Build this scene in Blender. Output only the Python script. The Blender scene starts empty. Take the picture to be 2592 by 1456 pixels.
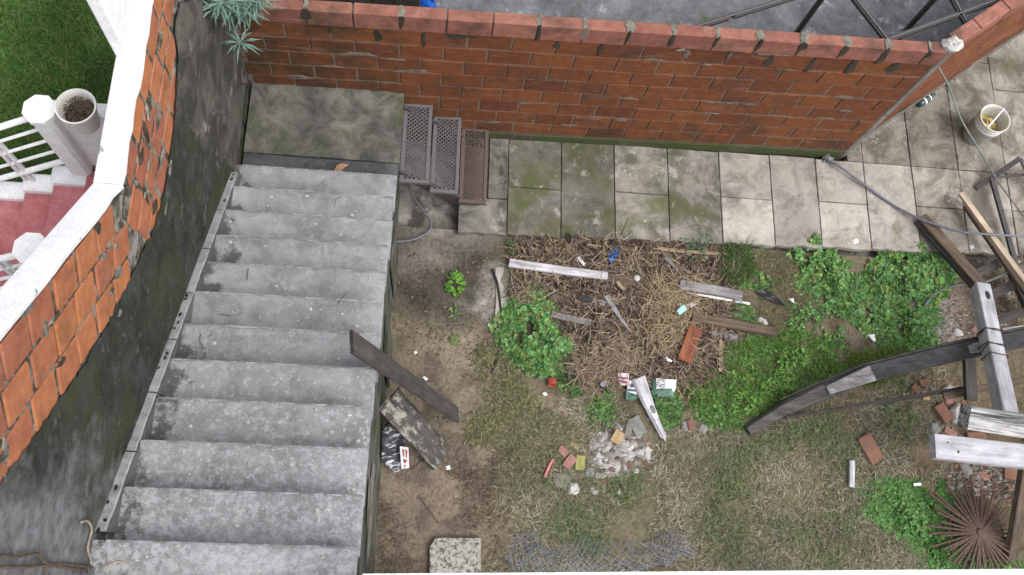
import bpy, math, random
import numpy as np
from mathutils import Vector, Matrix

random.seed(7); RNG = np.random.default_rng(7)
S = bpy.context.scene
COL = S.collection
R = math.radians

# ------------------------------------------------------------------ camera
CX = Vector((0.99297, 0.0229, 0.1178)); CY = Vector((0.0585, -0.9501, -0.3066)); CZ = Vector((0.1052, 0.3113, -0.9445))
FPX = 2306.1; CAMZ = 7.6
def _orth():
    global CX, CY, CZ
    CZ = CZ.normalized(); CX = (CX - CX.dot(CZ) * CZ).normalized(); CY = CZ.cross(CX).normalized()
_orth()
cam_d = bpy.data.cameras.new('camera'); cam = bpy.data.objects.new('camera', cam_d); COL.objects.link(cam)
cam_d.sensor_width = 36.0; cam_d.lens = FPX / 2592 * 36; cam_d.clip_start = 0.05; cam_d.clip_end = 2000
m = Matrix.Identity(4)
for i in range(3):
    m[i][0] = CX[i]; m[i][1] = -CY[i]; m[i][2] = -CZ[i]
m[2][3] = CAMZ
cam.matrix_world = m
S.camera = cam

# ------------------------------------------------------------------ world, sun, exposure (overcast)
SUN_EL, SUN_AZ = R(56), R(122)      # azimuth measured clockwise from +Y
w = bpy.data.worlds.new('World'); S.world = w; w.use_nodes = True
nt = w.node_tree; nt.nodes.clear()
sky = nt.nodes.new('ShaderNodeTexSky'); sky.sky_type = 'NISHITA'; sky.sun_disc = False
sky.sun_elevation = SUN_EL; sky.sun_rotation = SUN_AZ; sky.air_density = 1.0; sky.dust_density = 4.0; sky.ozone_density = 1.0
hsv = nt.nodes.new('ShaderNodeHueSaturation'); hsv.inputs['Saturation'].default_value = 0.22
bg = nt.nodes.new('ShaderNodeBackground'); bg.inputs['Strength'].default_value = 0.15
out = nt.nodes.new('ShaderNodeOutputWorld')
nt.links.new(sky.outputs[0], hsv.inputs['Color']); nt.links.new(hsv.outputs[0], bg.inputs['Color']); nt.links.new(bg.outputs[0], out.inputs['Surface'])
sd = bpy.data.lights.new('sun', 'SUN'); sun = bpy.data.objects.new('sun', sd); COL.objects.link(sun)
sd.energy = 0.65; sd.angle = R(45); sd.color = (1.0, 0.97, 0.93)
sdir = Vector((math.sin(SUN_AZ) * math.cos(SUN_EL), math.cos(SUN_AZ) * math.cos(SUN_EL), math.sin(SUN_EL)))
sun.rotation_euler = sdir.to_track_quat('Z', 'Y').to_euler(); sun.location = (0, 0, 30)
vs = S.view_settings
vs.view_transform = 'Standard'; vs.look = 'None'; vs.exposure = 0.92; vs.gamma = 1.0; vs.use_curve_mapping = False

# ------------------------------------------------------------------ point from picture on a known plane
def ray(px, py):
    return CX * (px - 1296) + CY * (py - 728) + CZ * FPX
def at(px, py, z=0.0):
    r = ray(px, py); t = (z - CAMZ) / r.z
    return Vector((r.x * t, r.y * t, z))
def atx(px, py, x):
    r = ray(px, py); t = x / r.x
    return Vector((x, r.y * t, CAMZ + r.z * t))

# ------------------------------------------------------------------ noise helpers
def _h(ix, iy, s):
    v = np.sin(ix * 127.1 + iy * 311.7 + s * 74.7) * 43758.5453
    return v - np.floor(v)
def vnoise(x, y, s=0):
    x = np.asarray(x, float); y = np.asarray(y, float)
    ix = np.floor(x); iy = np.floor(y); fx = x - ix; fy = y - iy
    fx = fx * fx * (3 - 2 * fx); fy = fy * fy * (3 - 2 * fy)
    a = _h(ix, iy, s); b = _h(ix + 1, iy, s); c = _h(ix, iy + 1, s); d = _h(ix + 1, iy + 1, s)
    return (a * (1 - fx) + b * fx) * (1 - fy) + (c * (1 - fx) + d * fx) * fy
def fbm(x, y, s=0, o=4):
    t = 0; a = .5; n = 0
    for k in range(o):
        t = t + a * vnoise(np.asarray(x) * 2 ** k, np.asarray(y) * 2 ** k, s + k); n += a; a *= .5
    return t / n
def inpoly(x, y, poly):
    x = np.asarray(x, float); y = np.asarray(y, float); c = np.zeros(x.shape, bool)
    n = len(poly)
    for i in range(n):
        x0, y0 = poly[i]; x1, y1 = poly[(i + 1) % n]
        cond = ((y0 > y) != (y1 > y)) & (x < (x1 - x0) * (y - y0) / ((y1 - y0) or 1e-9) + x0)
        c ^= cond
    return c
def polydist(x, y, poly):
    d = np.full(np.shape(x), 1e9)
    n = len(poly)
    for i in range(n):
        x0, y0 = poly[i]; x1, y1 = poly[(i + 1) % n]
        dx, dy = x1 - x0, y1 - y0
        t = np.clip(((x - x0) * dx + (y - y0) * dy) / (dx * dx + dy * dy + 1e-12), 0, 1)
        d = np.minimum(d, np.hypot(x - x0 - t * dx, y - y0 - t * dy))
    return d
def soft(x, y, poly, w):
    d = polydist(x, y, poly); s = np.where(inpoly(x, y, poly), d, -d)
    return np.clip(s / w * .5 + .5, 0, 1)
def pxpoly(pts, z=0.0):
    return [tuple(at(a, b, z)[:2]) for a, b in pts]

# ------------------------------------------------------------------ materials
MATS = {}
class NB:
    def __init__(s, name, rough=.9, spec=.25):
        s.m = bpy.data.materials.new(name); s.m.use_nodes = True; s.t = s.m.node_tree
        s.b = s.t.nodes['Principled BSDF']; s.b.inputs['Roughness'].default_value = rough
        s.b.inputs['Specular IOR Level'].default_value = spec
        MATS[name] = s.m
    def n(s, ty, **kw):
        x = s.t.nodes.new(ty)
        for k, v in kw.items(): setattr(x, k, v)
        return x
    def link(s, a, b): s.t.links.new(a, b)
    def coord(s, kind='Object', scale=(1, 1, 1), loc=(0, 0, 0)):
        if kind == 'World':
            o = s.n('ShaderNodeNewGeometry').outputs['Position']
        else:
            o = s.n('ShaderNodeTexCoord').outputs[kind]
        mp = s.n('ShaderNodeMapping'); mp.inputs['Scale'].default_value = scale; mp.inputs['Location'].default_value = loc
        s.link(o, mp.inputs['Vector']); return mp.outputs['Vector']
    def noise(s, vec, scale, detail=6, rough=.6, dist=0):
        x = s.n('ShaderNodeTexNoise'); x.inputs['Scale'].default_value = scale; x.inputs['Detail'].default_value = detail
        x.inputs['Roughness'].default_value = rough; x.inputs['Distortion'].default_value = dist
        s.link(vec, x.inputs['Vector']); return x.outputs['Fac']
    def ramp(s, fac, a, b, ca=(0, 0, 0, 1), cb=(1, 1, 1, 1)):
        x = s.n('ShaderNodeValToRGB'); e = x.color_ramp.elements
        e[0].position = a; e[1].position = b; e[0].color = tuple(ca)[:3] + (1,); e[1].color = tuple(cb)[:3] + (1,)
        s.link(fac, x.inputs['Fac']); return x.outputs['Color']
    def mix(s, fac, a, b, mode='MIX'):
        x = s.n('ShaderNodeMix', data_type='RGBA', blend_type=mode)
        for v, i in ((fac, 0), (a, 6), (b, 7)):
            if isinstance(v, (int, float)): x.inputs[i].default_value = v
            elif isinstance(v, tuple): x.inputs[i].default_value = v[:3] + (1,)
            else: s.link(v, x.inputs[i])
        return x.outputs[2]
    def math(s, op, a, b=0.0):
        x = s.n('ShaderNodeMath', operation=op)
        for v, i in ((a, 0), (b, 1)):
            if isinstance(v, (int, float)): x.inputs[i].default_value = v
            else: s.link(v, x.inputs[i])
        return x.outputs[0]
    def color(s, c):
        if isinstance(c, tuple): s.b.inputs['Base Color'].default_value = c[:3] + (1,)
        else: s.link(c, s.b.inputs['Base Color'])
        return s
    def bump(s, h, strength=.5, dist=.01, prev=None):
        x = s.n('ShaderNodeBump'); x.inputs['Strength'].default_value = strength; x.inputs['Distance'].default_value = dist
        s.link(h, x.inputs['Height'])
        if prev is not None: s.link(prev, x.inputs['Normal'])
        s.link(x.outputs['Normal'], s.b.inputs['Normal']); return x.outputs['Normal']
    def rnd(s): return s.n('ShaderNodeObjectInfo').outputs['Random']
    def zpos(s):
        x = s.n('ShaderNodeSeparateXYZ'); s.link(s.n('ShaderNodeNewGeometry').outputs['Position'], x.inputs[0]); return x.outputs

def simple(name, c, rough=.8, var=.25, scale=30, spec=.25, bump=.15):
    b = NB(name, rough, spec); v = b.coord('Object')
    f = b.noise(v, scale, 5)
    lo = tuple(x * (1 - var) for x in c); hi = tuple(min(1, x * (1 + var)) for x in c)
    r = b.mix(b.ramp(f, .3, .7), lo, hi)
    b.color(r); b.bump(f, bump, .004); return b.m

def concrete(name, c1, c2, stain=(.05, .05, .045), stain_amt=.6, moss=None, speck=.0, kind='World', sc=1.0, extra=None, moss_thr=(.56, .72), pale=None, rough=.9, stain_thr=(.5, .72)):
    b = NB(name, rough); v = b.coord(kind)
    big = b.noise(v, 2.2 * sc, 4, .62, .4); mid = b.noise(v, 9 * sc, 6, .72); fine = b.noise(v, 90 * sc, 3, .7)
    col = b.mix(b.ramp(big, .35, .68), c1, c2)
    col = b.mix(b.math('MULTIPLY', b.ramp(mid, .45, .75), .55), col, tuple(x * 1.25 for x in c2))
    v2 = b.coord(kind, loc=(7.3, 2.1, 4.4)); st = b.noise(v2, 3.1 * sc, 5, .68, .6)
    col = b.mix(b.math('MULTIPLY', b.ramp(st, *stain_thr), stain_amt), col, stain)
    if moss:
        v3 = b.coord(kind, loc=(1.7, 9.1, .4)); ms = b.noise(v3, 1.7 * sc, 5, .66, .3)
        col = b.mix(b.math('MULTIPLY', b.ramp(ms, *moss_thr), .8), col, moss)
    if pale:
        v4 = b.coord(kind, loc=(3.7, 4.1, 8.4)); ps = b.noise(v4, 4.0 * sc, 6, .74, .3)
        col = b.mix(b.math('MULTIPLY', b.ramp(ps, .58, .66), .7), col, pale)
    col = b.mix(1.0, col, b.ramp(fine, .25, .8, (.66, .66, .66), (1.3, 1.3, 1.3)), 'MULTIPLY')
    if speck:
        vo = b.n('ShaderNodeTexVoronoi'); vo.inputs['Scale'].default_value = 55 * sc; vo.inputs['Randomness'].default_value = 1
        b.link(b.coord(kind, loc=(.3, .1, .9)), vo.inputs['Vector'])
        vo2 = b.noise(b.coord(kind), 6 * sc, 3)
        f = b.math('MULTIPLY', b.ramp(vo.outputs['Distance'], .13, .2, (1, 1, 1), (0, 0, 0)), b.ramp(vo2, .52, .62))
        col = b.mix(b.math('MULTIPLY', f, speck), col, (.62, .62, .62))
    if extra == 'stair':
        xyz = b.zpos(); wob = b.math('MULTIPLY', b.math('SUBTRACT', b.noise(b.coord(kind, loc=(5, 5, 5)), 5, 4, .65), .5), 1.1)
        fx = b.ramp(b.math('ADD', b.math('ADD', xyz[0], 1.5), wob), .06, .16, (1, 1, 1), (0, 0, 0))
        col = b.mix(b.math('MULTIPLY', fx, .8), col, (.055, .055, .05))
        pale_n = b.noise(b.coord(kind, loc=(8, 1, 2)), 26, 6, .75)
        fy = b.ramp(b.math('SUBTRACT', pale_n, b.math('MULTIPLY', xyz[1], .085)), .44, .56)
        col = b.mix(b.math('MULTIPLY', fy, .45), col, (.54, .55, .58))  # pale mottle, growing towards low Y
    if extra == 'plaster':
        xyz = b.zpos(); wob = b.math('MULTIPLY', b.math('SUBTRACT', b.noise(b.coord(kind, loc=(5, 5, 5)), 3.5, 5, .65), .5), 1.6)
        f1 = b.ramp(b.math('ADD', b.math('ADD', xyz[1], wob), 0.0), .15, .55, (1, 1, 1), (0, 0, 0))
        col = b.mix(b.math('MULTIPLY', f1, .75), col, b.mix(b.ramp(mid, .35, .7), (.10, .095, .105), (.30, .29, .31)))
        fl = b.noise(b.coord(kind, loc=(1, 2, 3)), 42, 4, .8)
        col = b.mix(b.math('MULTIPLY', b.ramp(fl, .62, .70), .6), col, (.22, .22, .21))
    if extra == 'tint': col = b.mix(1.0, col, b.ramp(b.rnd(), 0, 1, (.78, .77, .75), (1.15, 1.14, 1.12)), 'MULTIPLY')
    b.color(col)
    b.bump(b.math('ADD', mid, b.math('MULTIPLY', fine, .35)), .4, .012)
    return b.m

def wood(name, light, dark, sx=1.2, sy=26, contrast=(.35, .68), rough=.85, stain=None, bump=.35):
    b = NB(name, rough); rv = b.rnd()
    v = b.coord('Object', (sx, sy, sy)); ad = b.n('ShaderNodeVectorMath', operation='ADD'); b.link(v, ad.inputs[0])
    cb = b.n('ShaderNodeCombineXYZ'); k = b.math('MULTIPLY', rv, 37.0); b.link(k, cb.inputs[0]); b.link(k, cb.inputs[1]); b.link(cb.outputs[0], ad.inputs[1])
    g = b.noise(ad.outputs[0], 1.6, 5, .7, .5)
    blot = b.noise(b.coord('Object', (2.5, 6, 6)), 2.0, 5)
    c = b.mix(b.ramp(g, *contrast), dark, light)
    c = b.mix(1.0, c, b.ramp(blot, .3, .75, (.6, .6, .6), (1.25, 1.25, 1.25)), 'MULTIPLY')
    if stain: c = b.mix(b.ramp(b.noise(b.coord('Object', (3, 9, 9)), 2.2, 7, .7), .52, .6), c, stain)
    b.color(c); b.bump(g, bump, .006); return b.m

def vcol(name, rough=.75, noise_sc=60, amp=.35, spec=.2, trans=0.0, bump=.0, bdist=.01):
    b = NB(name, rough, spec); a = b.n('ShaderNodeAttribute'); a.attribute_name = 'col'
    f = b.noise(b.coord('World'), noise_sc, 4, .68)
    c = b.mix(1.0, a.outputs['Color'], b.ramp(f, .28, .74, (1 - amp,) * 3, (1 + amp,) * 3), 'MULTIPLY')
    b.color(c)
    if bump: b.bump(f, bump, bdist)
    if trans:
        tr = b.n('ShaderNodeBsdfTranslucent'); b.link(c, tr.inputs['Color'])
        mx = b.n('ShaderNodeMixShader'); mx.inputs[0].default_value = trans
        b.link(b.b.outputs[0], mx.inputs[1]); b.link(tr.outputs[0], mx.inputs[2])
        b.link(mx.outputs[0], b.t.nodes['Material Output'].inputs['Surface'])
    return b.m

def brickmat(name, c1, c2, groove_axis='z', gscale=14, soot=.0, efflo=.0, gamp=.5, damp=.0):
    b = NB(name, .88); v = b.coord('Object'); rv = b.rnd()
    c = b.mix(rv, c1, c2)
    f = b.noise(b.coord('World'), 14, 4, .68)
    c = b.mix(1.0, c, b.ramp(f, .3, .75, (.72,) * 3, (1.2,) * 3), 'MULTIPLY')
    big = b.noise(b.coord('World', loc=(3, 8, 1)), 2.6, 6, .65, .4)
    if soot: c = b.mix(b.math('MULTIPLY', b.ramp(big, .52, .7), soot), c, (.045, .035, .03))
    if damp:
        xyz = b.zpos(); h_ = b.ramp(xyz[2], .05, .75, (1, 1, 1), (0, 0, 0)); l_ = b.ramp(b.math('ADD', b.math('MULTIPLY', xyz[0], .4), .55), .05, .75, (1, 1, 1), (0, 0, 0))
        dm = b.math('ADD', b.noise(b.coord('World', loc=(9, 1, 4)), 3.4, 6, .7, .5), b.math('ADD', b.math('MULTIPLY', h_, .16), b.math('MULTIPLY', l_, .22)))
        c = b.mix(b.math('MULTIPLY', b.ramp(dm, .56, .82), damp), c, (.030, .030, .018))
    if efflo:
        e = b.noise(b.coord('World', (1, 1, 5), (2, 5, 7)), 3.0, 8, .7)
        c = b.mix(b.math('MULTIPLY', b.ramp(e, .58, .75), efflo), c, (.42, .36, .32))
    b.color(c)
    wv = b.n('ShaderNodeTexWave'); wv.bands_direction = groove_axis.upper(); wv.inputs['Scale'].default_value = gscale; wv.inputs['Distortion'].default_value = .3
    b.link(v, wv.inputs['Vector']); b.bump(b.math('ADD', b.math('MULTIPLY', wv.outputs['Fac'], gamp), b.math('MULTIPLY', f, .8)), .6, .006)
    return b.m

# ------------------------------------------------------------------ object helpers
def link(o, parent=None):
    COL.objects.link(o)
    if parent is not None: o.parent = parent
    return o
def tag(o, label=None, cat=None, group=None, kind=None):
    if label: o['label'] = label
    if cat: o['category'] = cat
    if group: o['group'] = group
    if kind: o['kind'] = kind
    return o
def thing(name, label, cat, loc=(0, 0, 0), rz=0.0, group=None):
    o = bpy.data.objects.new(name, None); o.empty_display_size = .1
    link(o); o.location = loc; o.rotation_euler = (0, 0, rz); return tag(o, label, cat, group)
class MB:
    def __init__(s): s.v = []; s.f = []
    def add(s, vs, fs):
        k = len(s.v); s.v += [tuple(x) for x in vs]; s.f += [tuple(i + k for i in f) for f in fs]; return s
    def box(s, lo, hi, M=None, ch=0.0):
        x0, y0, z0 = lo; x1, y1, z1 = hi
        if ch <= 0:
            vs = [(x, y, z) for z in (z0, z1) for y in (y0, y1) for x in (x0, x1)]
            fs = [(0, 2, 3, 1), (4, 5, 7, 6), (0, 1, 5, 4), (2, 6, 7, 3), (0, 4, 6, 2), (1, 3, 7, 5)]
        else:
            c = ch; vs = []; idx = {}
            X = (x0, x1); Y = (y0, y1); Z = (z0, z1); sg = (1, -1)
            for i in range(2):
                for j in range(2):
                    for k in range(2):
                        for a in range(3):
                            p = [X[i] + sg[i] * c, Y[j] + sg[j] * c, Z[k] + sg[k] * c]
                            p[a] = (X[i], Y[j], Z[k])[a]
                            idx[i, j, k, a] = len(vs); vs.append(tuple(p))
            fs = []
            for a in range(3):
                b_, c_ = [(1, 2), (2, 0), (0, 1)][a]
                for s_ in range(2):
                    def key(u, v_):
                        q = [0, 0, 0]; q[a] = s_; q[b_] = u; q[c_] = v_; return idx[q[0], q[1], q[2], a]
                    r = [key(0, 0), key(1, 0), key(1, 1), key(0, 1)]
                    fs.append(tuple(r if s_ else r[::-1]))
            for a in range(3):
                b_, c_ = [(1, 2), (2, 0), (0, 1)][a]
                for u in range(2):
                    for v_ in range(2):
                        def key(t, n_):
                            q = [0, 0, 0]; q[a] = t; q[b_] = u; q[c_] = v_; return idx[q[0], q[1], q[2], n_]
                        r = [key(0, b_), key(1, b_), key(1, c_), key(0, c_)]
                        fs.append(tuple(r))
            for i in range(2):
                for j in range(2):
                    for k in range(2):
                        fs.append((idx[i, j, k, 0], idx[i, j, k, 1], idx[i, j, k, 2]))
        if M is not None: vs = [M @ Vector(p) for p in vs]
        return s.add(vs, fs)
    def tube(s, pts, r, n=6, cap=True):
        pts = [Vector(p) for p in pts]; rr = r if isinstance(r, (list, tuple)) else [r] * len(pts)
        vs = []; fs = []; up = None
        for i, p in enumerate(pts):
            d = (pts[min(i + 1, len(pts) - 1)] - pts[max(i - 1, 0)])
            d = d.normalized() if d.length > 1e-9 else Vector((0, 0, 1))
            if up is None:
                up = d.cross(Vector((0, 0, 1)))
                if up.length < 1e-3: up = d.cross(Vector((0, 1, 0)))
            a = (up - up.dot(d) * d).normalized(); up = a; b = d.cross(a)
            for k in range(n):
                t = 2 * math.pi * (k + .5) / n
                vs.append(p + (a * math.cos(t) + b * math.sin(t)) * rr[i])
        for i in range(len(pts) - 1):
            for k in range(n):
                a0 = i * n + k; a1 = i * n + (k + 1) % n
                fs.append((a0, a0 + n, a1 + n, a1))
        if cap:
            fs.append(tuple(range(n))); fs.append(tuple(range((len(pts) - 1) * n + n - 1, (len(pts) - 1) * n - 1, -1)))
        return s.add(vs, fs)
    def lathe(s, prof, n=28, M=None):
        vs = []; fs = []
        for r, z in prof:
            for k in range(n):
                t = 2 * math.pi * k / n; vs.append(Vector((r * math.cos(t), r * math.sin(t), z)))
        for i in range(len(prof) - 1):
            for k in range(n):
                a = i * n + k; b = i * n + (k + 1) % n; fs.append((a, b, b + n, a + n))
        if M is not None: vs = [M @ p for p in vs]
        return s.add(vs, fs)
    def prism(s, poly, z0, z1, M=None):
        n = len(poly); vs = [Vector((x, y, z0)) for x, y in poly] + [Vector((x, y, z1)) for x, y in poly]
        fs = [tuple(range(n - 1, -1, -1)), tuple(range(n, 2 * n))] + [(i, (i + 1) % n, n + (i + 1) % n, n + i) for i in range(n)]
        if M is not None: vs = [M @ p for p in vs]
        return s.add(vs, fs)
    def mesh(s, name, mat, smooth=False):
        me = bpy.data.meshes.new(name); me.from_pydata([tuple(p) for p in s.v], [], s.f); me.materials.append(MATS[mat] if isinstance(mat, str) else mat)
        if smooth: me.polygons.foreach_set('use_smooth', [True] * len(me.polygons))
        me.update(); return me
    def build(s, name, mat, parent=None, smooth=False, loc=None, M=None):
        o = bpy.data.objects.new(name, s.mesh(name, mat, smooth)); link(o, parent)
        if loc is not None: o.location = loc
        if M is not None: o.matrix_local = M
        return o
def inst(name, me, parent, M):
    o = bpy.data.objects.new(name, me); link(o, parent); o.matrix_local = M; return o
def T(x, y, z): return Matrix.Translation((x, y, z))
def fixn(o):
    import bmesh
    b = bmesh.new(); b.from_mesh(o.data); bmesh.ops.recalc_face_normals(b, faces=b.faces); b.to_mesh(o.data); b.free(); return o

def np_mesh(name, V, F, mat, col=None, parent=None, smooth=False):
    """V (n,3), F (m,k) equal-size faces"""
    me = bpy.data.meshes.new(name); n = len(V); mF, k = F.shape
    me.vertices.add(n); me.vertices.foreach_set('co', np.ascontiguousarray(V, dtype=np.float32).ravel())
    me.loops.add(mF * k); me.loops.foreach_set('vertex_index', np.ascontiguousarray(F, dtype=np.int32).ravel())
    me.polygons.add(mF); me.polygons.foreach_set('loop_start', np.arange(0, mF * k, k, dtype=np.int32))
    me.polygons.foreach_set('use_smooth', np.full(mF, smooth))
    me.update(calc_edges=True)
    if col is not None:
        at_ = me.color_attributes.new('col', 'FLOAT_COLOR', 'POINT')
        c4 = np.ones((n, 4), np.float32); c4[:, :3] = col; at_.data.foreach_set('color', c4.ravel())
    me.materials.append(MATS[mat]); me.validate()
    o = bpy.data.objects.new(name, me); link(o, parent); return o

# ================================================================== MATERIALS
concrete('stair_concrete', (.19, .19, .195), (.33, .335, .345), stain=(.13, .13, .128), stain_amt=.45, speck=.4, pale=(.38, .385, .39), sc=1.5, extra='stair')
concrete('landing_concrete', (.085, .082, .074), (.19, .182, .16), stain=(.045, .046, .04), stain_amt=.85, moss=(.055, .068, .025), moss_thr=(.50, .66), sc=1.4, stain_thr=(.44, .64))
concrete('stair_side', (.06, .062, .05), (.16, .165, .14), stain=(.025, .03, .018), stain_amt=.9, moss=(.06, .075, .03), stain_thr=(.42, .62))
concrete('dark_strip', (.05, .052, .055), (.11, .112, .115), stain=(.03, .03, .03), stain_amt=.6, pale=(.16, .16, .165))
concrete('nosing', (.25, .255, .26), (.44, .445, .455), stain=(.16, .16, .16), stain_amt=.8, sc=4, stain_thr=(.44, .56))  # bright line of the lit tread edges, put into the colour
concrete('rough_render', (.06, .055, .047), (.13, .12, .105), stain=(.03, .03, .024), stain_amt=.85, pale=(.26, .25, .235), stain_thr=(.42, .6))
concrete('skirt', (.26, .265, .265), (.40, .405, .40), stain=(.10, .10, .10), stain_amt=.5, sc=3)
concrete('skirt_shade', (.10, .10, .10), (.17, .17, .17), stain=(.05, .05, .05), stain_amt=.6)  # darker copy of skirt; the inner face's shade sits in the colour
concrete('dark_plaster', (.022, .024, .024), (.062, .066, .064), stain=(.018, .021, .012), stain_amt=.85, moss=(.045, .055, .022), moss_thr=(.42, .62), pale=(.13, .13, .125), stain_thr=(.42, .6), sc=1.6, extra='plaster')
concrete('slab', (.28, .26, .235), (.44, .415, .38), stain=(.11, .105, .08), stain_amt=.75, moss=(.11, .12, .045), moss_thr=(.60, .76), pale=(.5, .48, .45), extra='tint', sc=1.4)
concrete('slab_mid', (.17, .16, .14), (.31, .295, .265), stain=(.09, .088, .065), stain_amt=.85, moss=(.095, .108, .04), moss_thr=(.50, .66), pale=(.44, .42, .39), extra='tint', sc=1.4, stain_thr=(.44, .62))
concrete('slab_brown', (.21, .19, .165), (.34, .315, .28), stain=(.10, .088, .072), stain_amt=.85, moss=(.10, .09, .055), pale=(.40, .365, .33), extra='tint', stain_thr=(.42, .6))
concrete('slab_dirty', (.10, .095, .08), (.20, .19, .165), stain=(.075, .07, .055), stain_amt=.85, moss=(.08, .095, .035), moss_thr=(.45, .6), pale=(.40, .37, .34), extra='tint', sc=1.4)
concrete('old_concrete', (.14, .13, .115), (.27, .25, .23), stain=(.055, .05, .042), stain_amt=.9, pale=(.40, .375, .35), stain_thr=(.44, .6))
concrete('patio', (.095, .098, .105), (.19, .195, .205), stain=(.06, .065, .065), stain_amt=.7, moss=(.06, .085, .02), moss_thr=(.6, .7), pale=(.36, .37, .38), sc=1.2)
concrete('mortar', (.17, .155, .13), (.34, .32, .285), stain=(.045, .045, .03), stain_amt=.95, sc=3, stain_thr=(.42, .56))
concrete('mortar_dark', (.12, .095, .078), (.22, .18, .15), stain=(.045, .04, .028), stain_amt=.8, sc=3)
concrete('white_paint', (.74, .74, .76), (.84, .84, .85), stain=(.42, .42, .44), stain_amt=.35, stain_thr=(.62, .72), sc=2)
concrete('white_cap', (.78, .78, .8), (.86, .86, .87), stain=(.16, .16, .16), stain_amt=.8, stain_thr=(.62, .67), sc=2.6)
concrete('red_floor', (.38, .12, .125), (.50, .20, .21), stain=(.26, .075, .08), stain_amt=.6, sc=2)
concrete('plinth', (.045, .045, .03), (.10, .10, .065), stain=(.03, .04, .012), stain_amt=.8, moss=(.05, .065, .015), moss_thr=(.4, .6), sc=2)
concrete('moss_black', (.03, .026, .02), (.07, .06, .045), stain=(.02, .022, .012), stain_amt=.7, sc=6)
concrete('moss_grey', (.11, .105, .085), (.24, .235, .2), stain=(.06, .065, .035), stain_amt=.9, sc=6)
concrete('grey_column', (.13, .12, .11), (.22, .205, .19), stain=(.06, .055, .05), stain_amt=.7, sc=2)
concrete('house_white', (.72, .72, .72), (.82, .82, .82), stain=(.5, .5, .5), stain_amt=.2)
concrete('terrazzo', (.26, .25, .215), (.40, .385, .34), stain=(.07, .065, .055), stain_amt=.85, speck=.3, sc=9, stain_thr=(.50, .56))
brickmat('brick_left', (.46, .175, .072), (.32, .115, .07), 'y', 20, soot=.55, efflo=.15, gamp=.5)
brickmat('brick_back', (.205, .072, .028), (.14, .047, .023), 'z', 9, soot=.55, efflo=.3, gamp=.3, damp=.85)
brickmat('brick_back_top', (.31, .135, .10), (.23, .09, .068), 'y', 9, soot=.7, efflo=.5, gamp=.3, damp=.6)
brickmat('brick_chunk', (.25, .135, .092), (.20, .10, .072), 'z', 9, soot=.2, efflo=.2)
wood('wood_grey', (.36, .35, .36), (.13, .12, .115))
wood('wood_white', (.60, .59, .62), (.24, .23, .24), contrast=(.3, .6))
wood('wood_lilac', (.50, .49, .53), (.28, .27, .29), contrast=(.25, .6))
wood('wood_striped', (.50, .49, .48), (.06, .06, .06), sx=.8, sy=22, contrast=(.42, .56))
wood('wood_dark', (.10, .09, .083), (.045, .04, .036))
wood('wood_black', (.085, .083, .09), (.045, .043, .046))
wood('wood_brown', (.17, .125, .09), (.065, .048, .036))
wood('wood_tan', (.42, .33, .22), (.22, .16, .10))
wood('wood_new', (.56, .46, .36), (.36, .28, .2))
wood('wood_red', (.28, .105, .06), (.15, .05, .028))
wood('wood_board', (.10, .088, .085), (.045, .04, .038), contrast=(.3, .7))
wood('wood_lichen', (.12, .11, .10), (.04, .036, .032), stain=(.30, .29, .26))
wood('speckle_board', (.06, .06, .07), (.04, .04, .05), stain=(.55, .56, .6))
simple('metal_dark', (.055, .05, .05), .6, .3, 40, .4)
simple('metal_step', (.13, .122, .128), .6, .3, 60, .4)
simple('metal_rust', (.115, .085, .072), .75, .35, 60, .3)
simple('rubber_black', (.02, .02, .021), .55, .3, 50, .4)
simple('hose_grey', (.13, .13, .16), .45, .2, 30, .4)
simple('hose_green', (.12, .15, .135), .6, .3, 30, .3)
simple('cable_green', (.18, .21, .18), .6, .2, 30, .3)
simple('plastic_white', (.75, .76, .78), .4, .06, 20, .4, .03)
simple('plastic_blue', (.012, .12, .55), .35, .3, 20, .5, .1)
simple('bucket_grey', (.30, .29, .26), .55, .25, 12, .35)
simple('bucket_white', (.62, .61, .57), .45, .1, 12, .4)
simple('cardboard', (.42, .33, .14), .9, .35, 14)
simple('potsoil', (.05, .04, .032), .95, .5, 50)
simple('stone_white', (.46, .44, .42), .9, .2, 25, .2, .5)
simple('stone_grey', (.21, .21, .195), .9, .3, 25, .2, .5)
simple('stone_green', (.20, .20, .16), .9, .25, 12, .2, .4)
simple('tile_yellow', (.28, .275, .09), .8, .3, 20)
simple('tile_pink', (.31, .165, .135), .85, .25, 20)
simple('tile_tan', (.36, .25, .14), .85, .25, 20)
simple('plastic_red', (.36, .075, .05), .5, .25, 20)
simple('plastic_pinkred', (.62, .22, .19), .5, .25, 20)
simple('paper_white', (.78, .78, .80), .7, .08, 30)
simple('paper_cyan', (.36, .62, .64), .6, .12, 30)
simple('wrap_blue', (.025, .09, .28), .4, .5, 40, .5)
simple('wrap_navy', (.02, .035, .13), .4, .4, 40, .5)
simple('wrap_pink', (.62, .50, .56), .45, .2, 40, .5)
simple('wrap_maroon', (.20, .03, .05), .45, .3, 40, .5)
simple('wrap_green', (.05, .13, .085), .4, .4, 40, .5)
simple('ink', (.07, .10, .09), .7, .2, 30)
simple('lid_grey', (.20, .20, .24), .5, .2, 30, .4)
simple('steel_blue', (.16, .185, .25), .5, .3, 30, .5)
simple('dry_leaf', (.36, .22, .14), .85, .35, 40)
simple('fan_brown', (.105, .068, .054), .85, .35, 30)
simple('twig', (.10, .075, .055), .9, .4, 60)
simple('root_pale', (.30, .26, .2), .9, .3, 40)
simple('wire_dark', (.03, .028, .028), .7, .2, 40)
vcol('ground_col', .92, 38, .42, .15, 0, .7, .02)
vcol('straw_col', .85, 90, .25)
vcol('leaf_col', .55, 70, .25, .35, .25)
vcol('rubble_col', .9, 70, .3, .15, 0, .4, .004)
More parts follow.
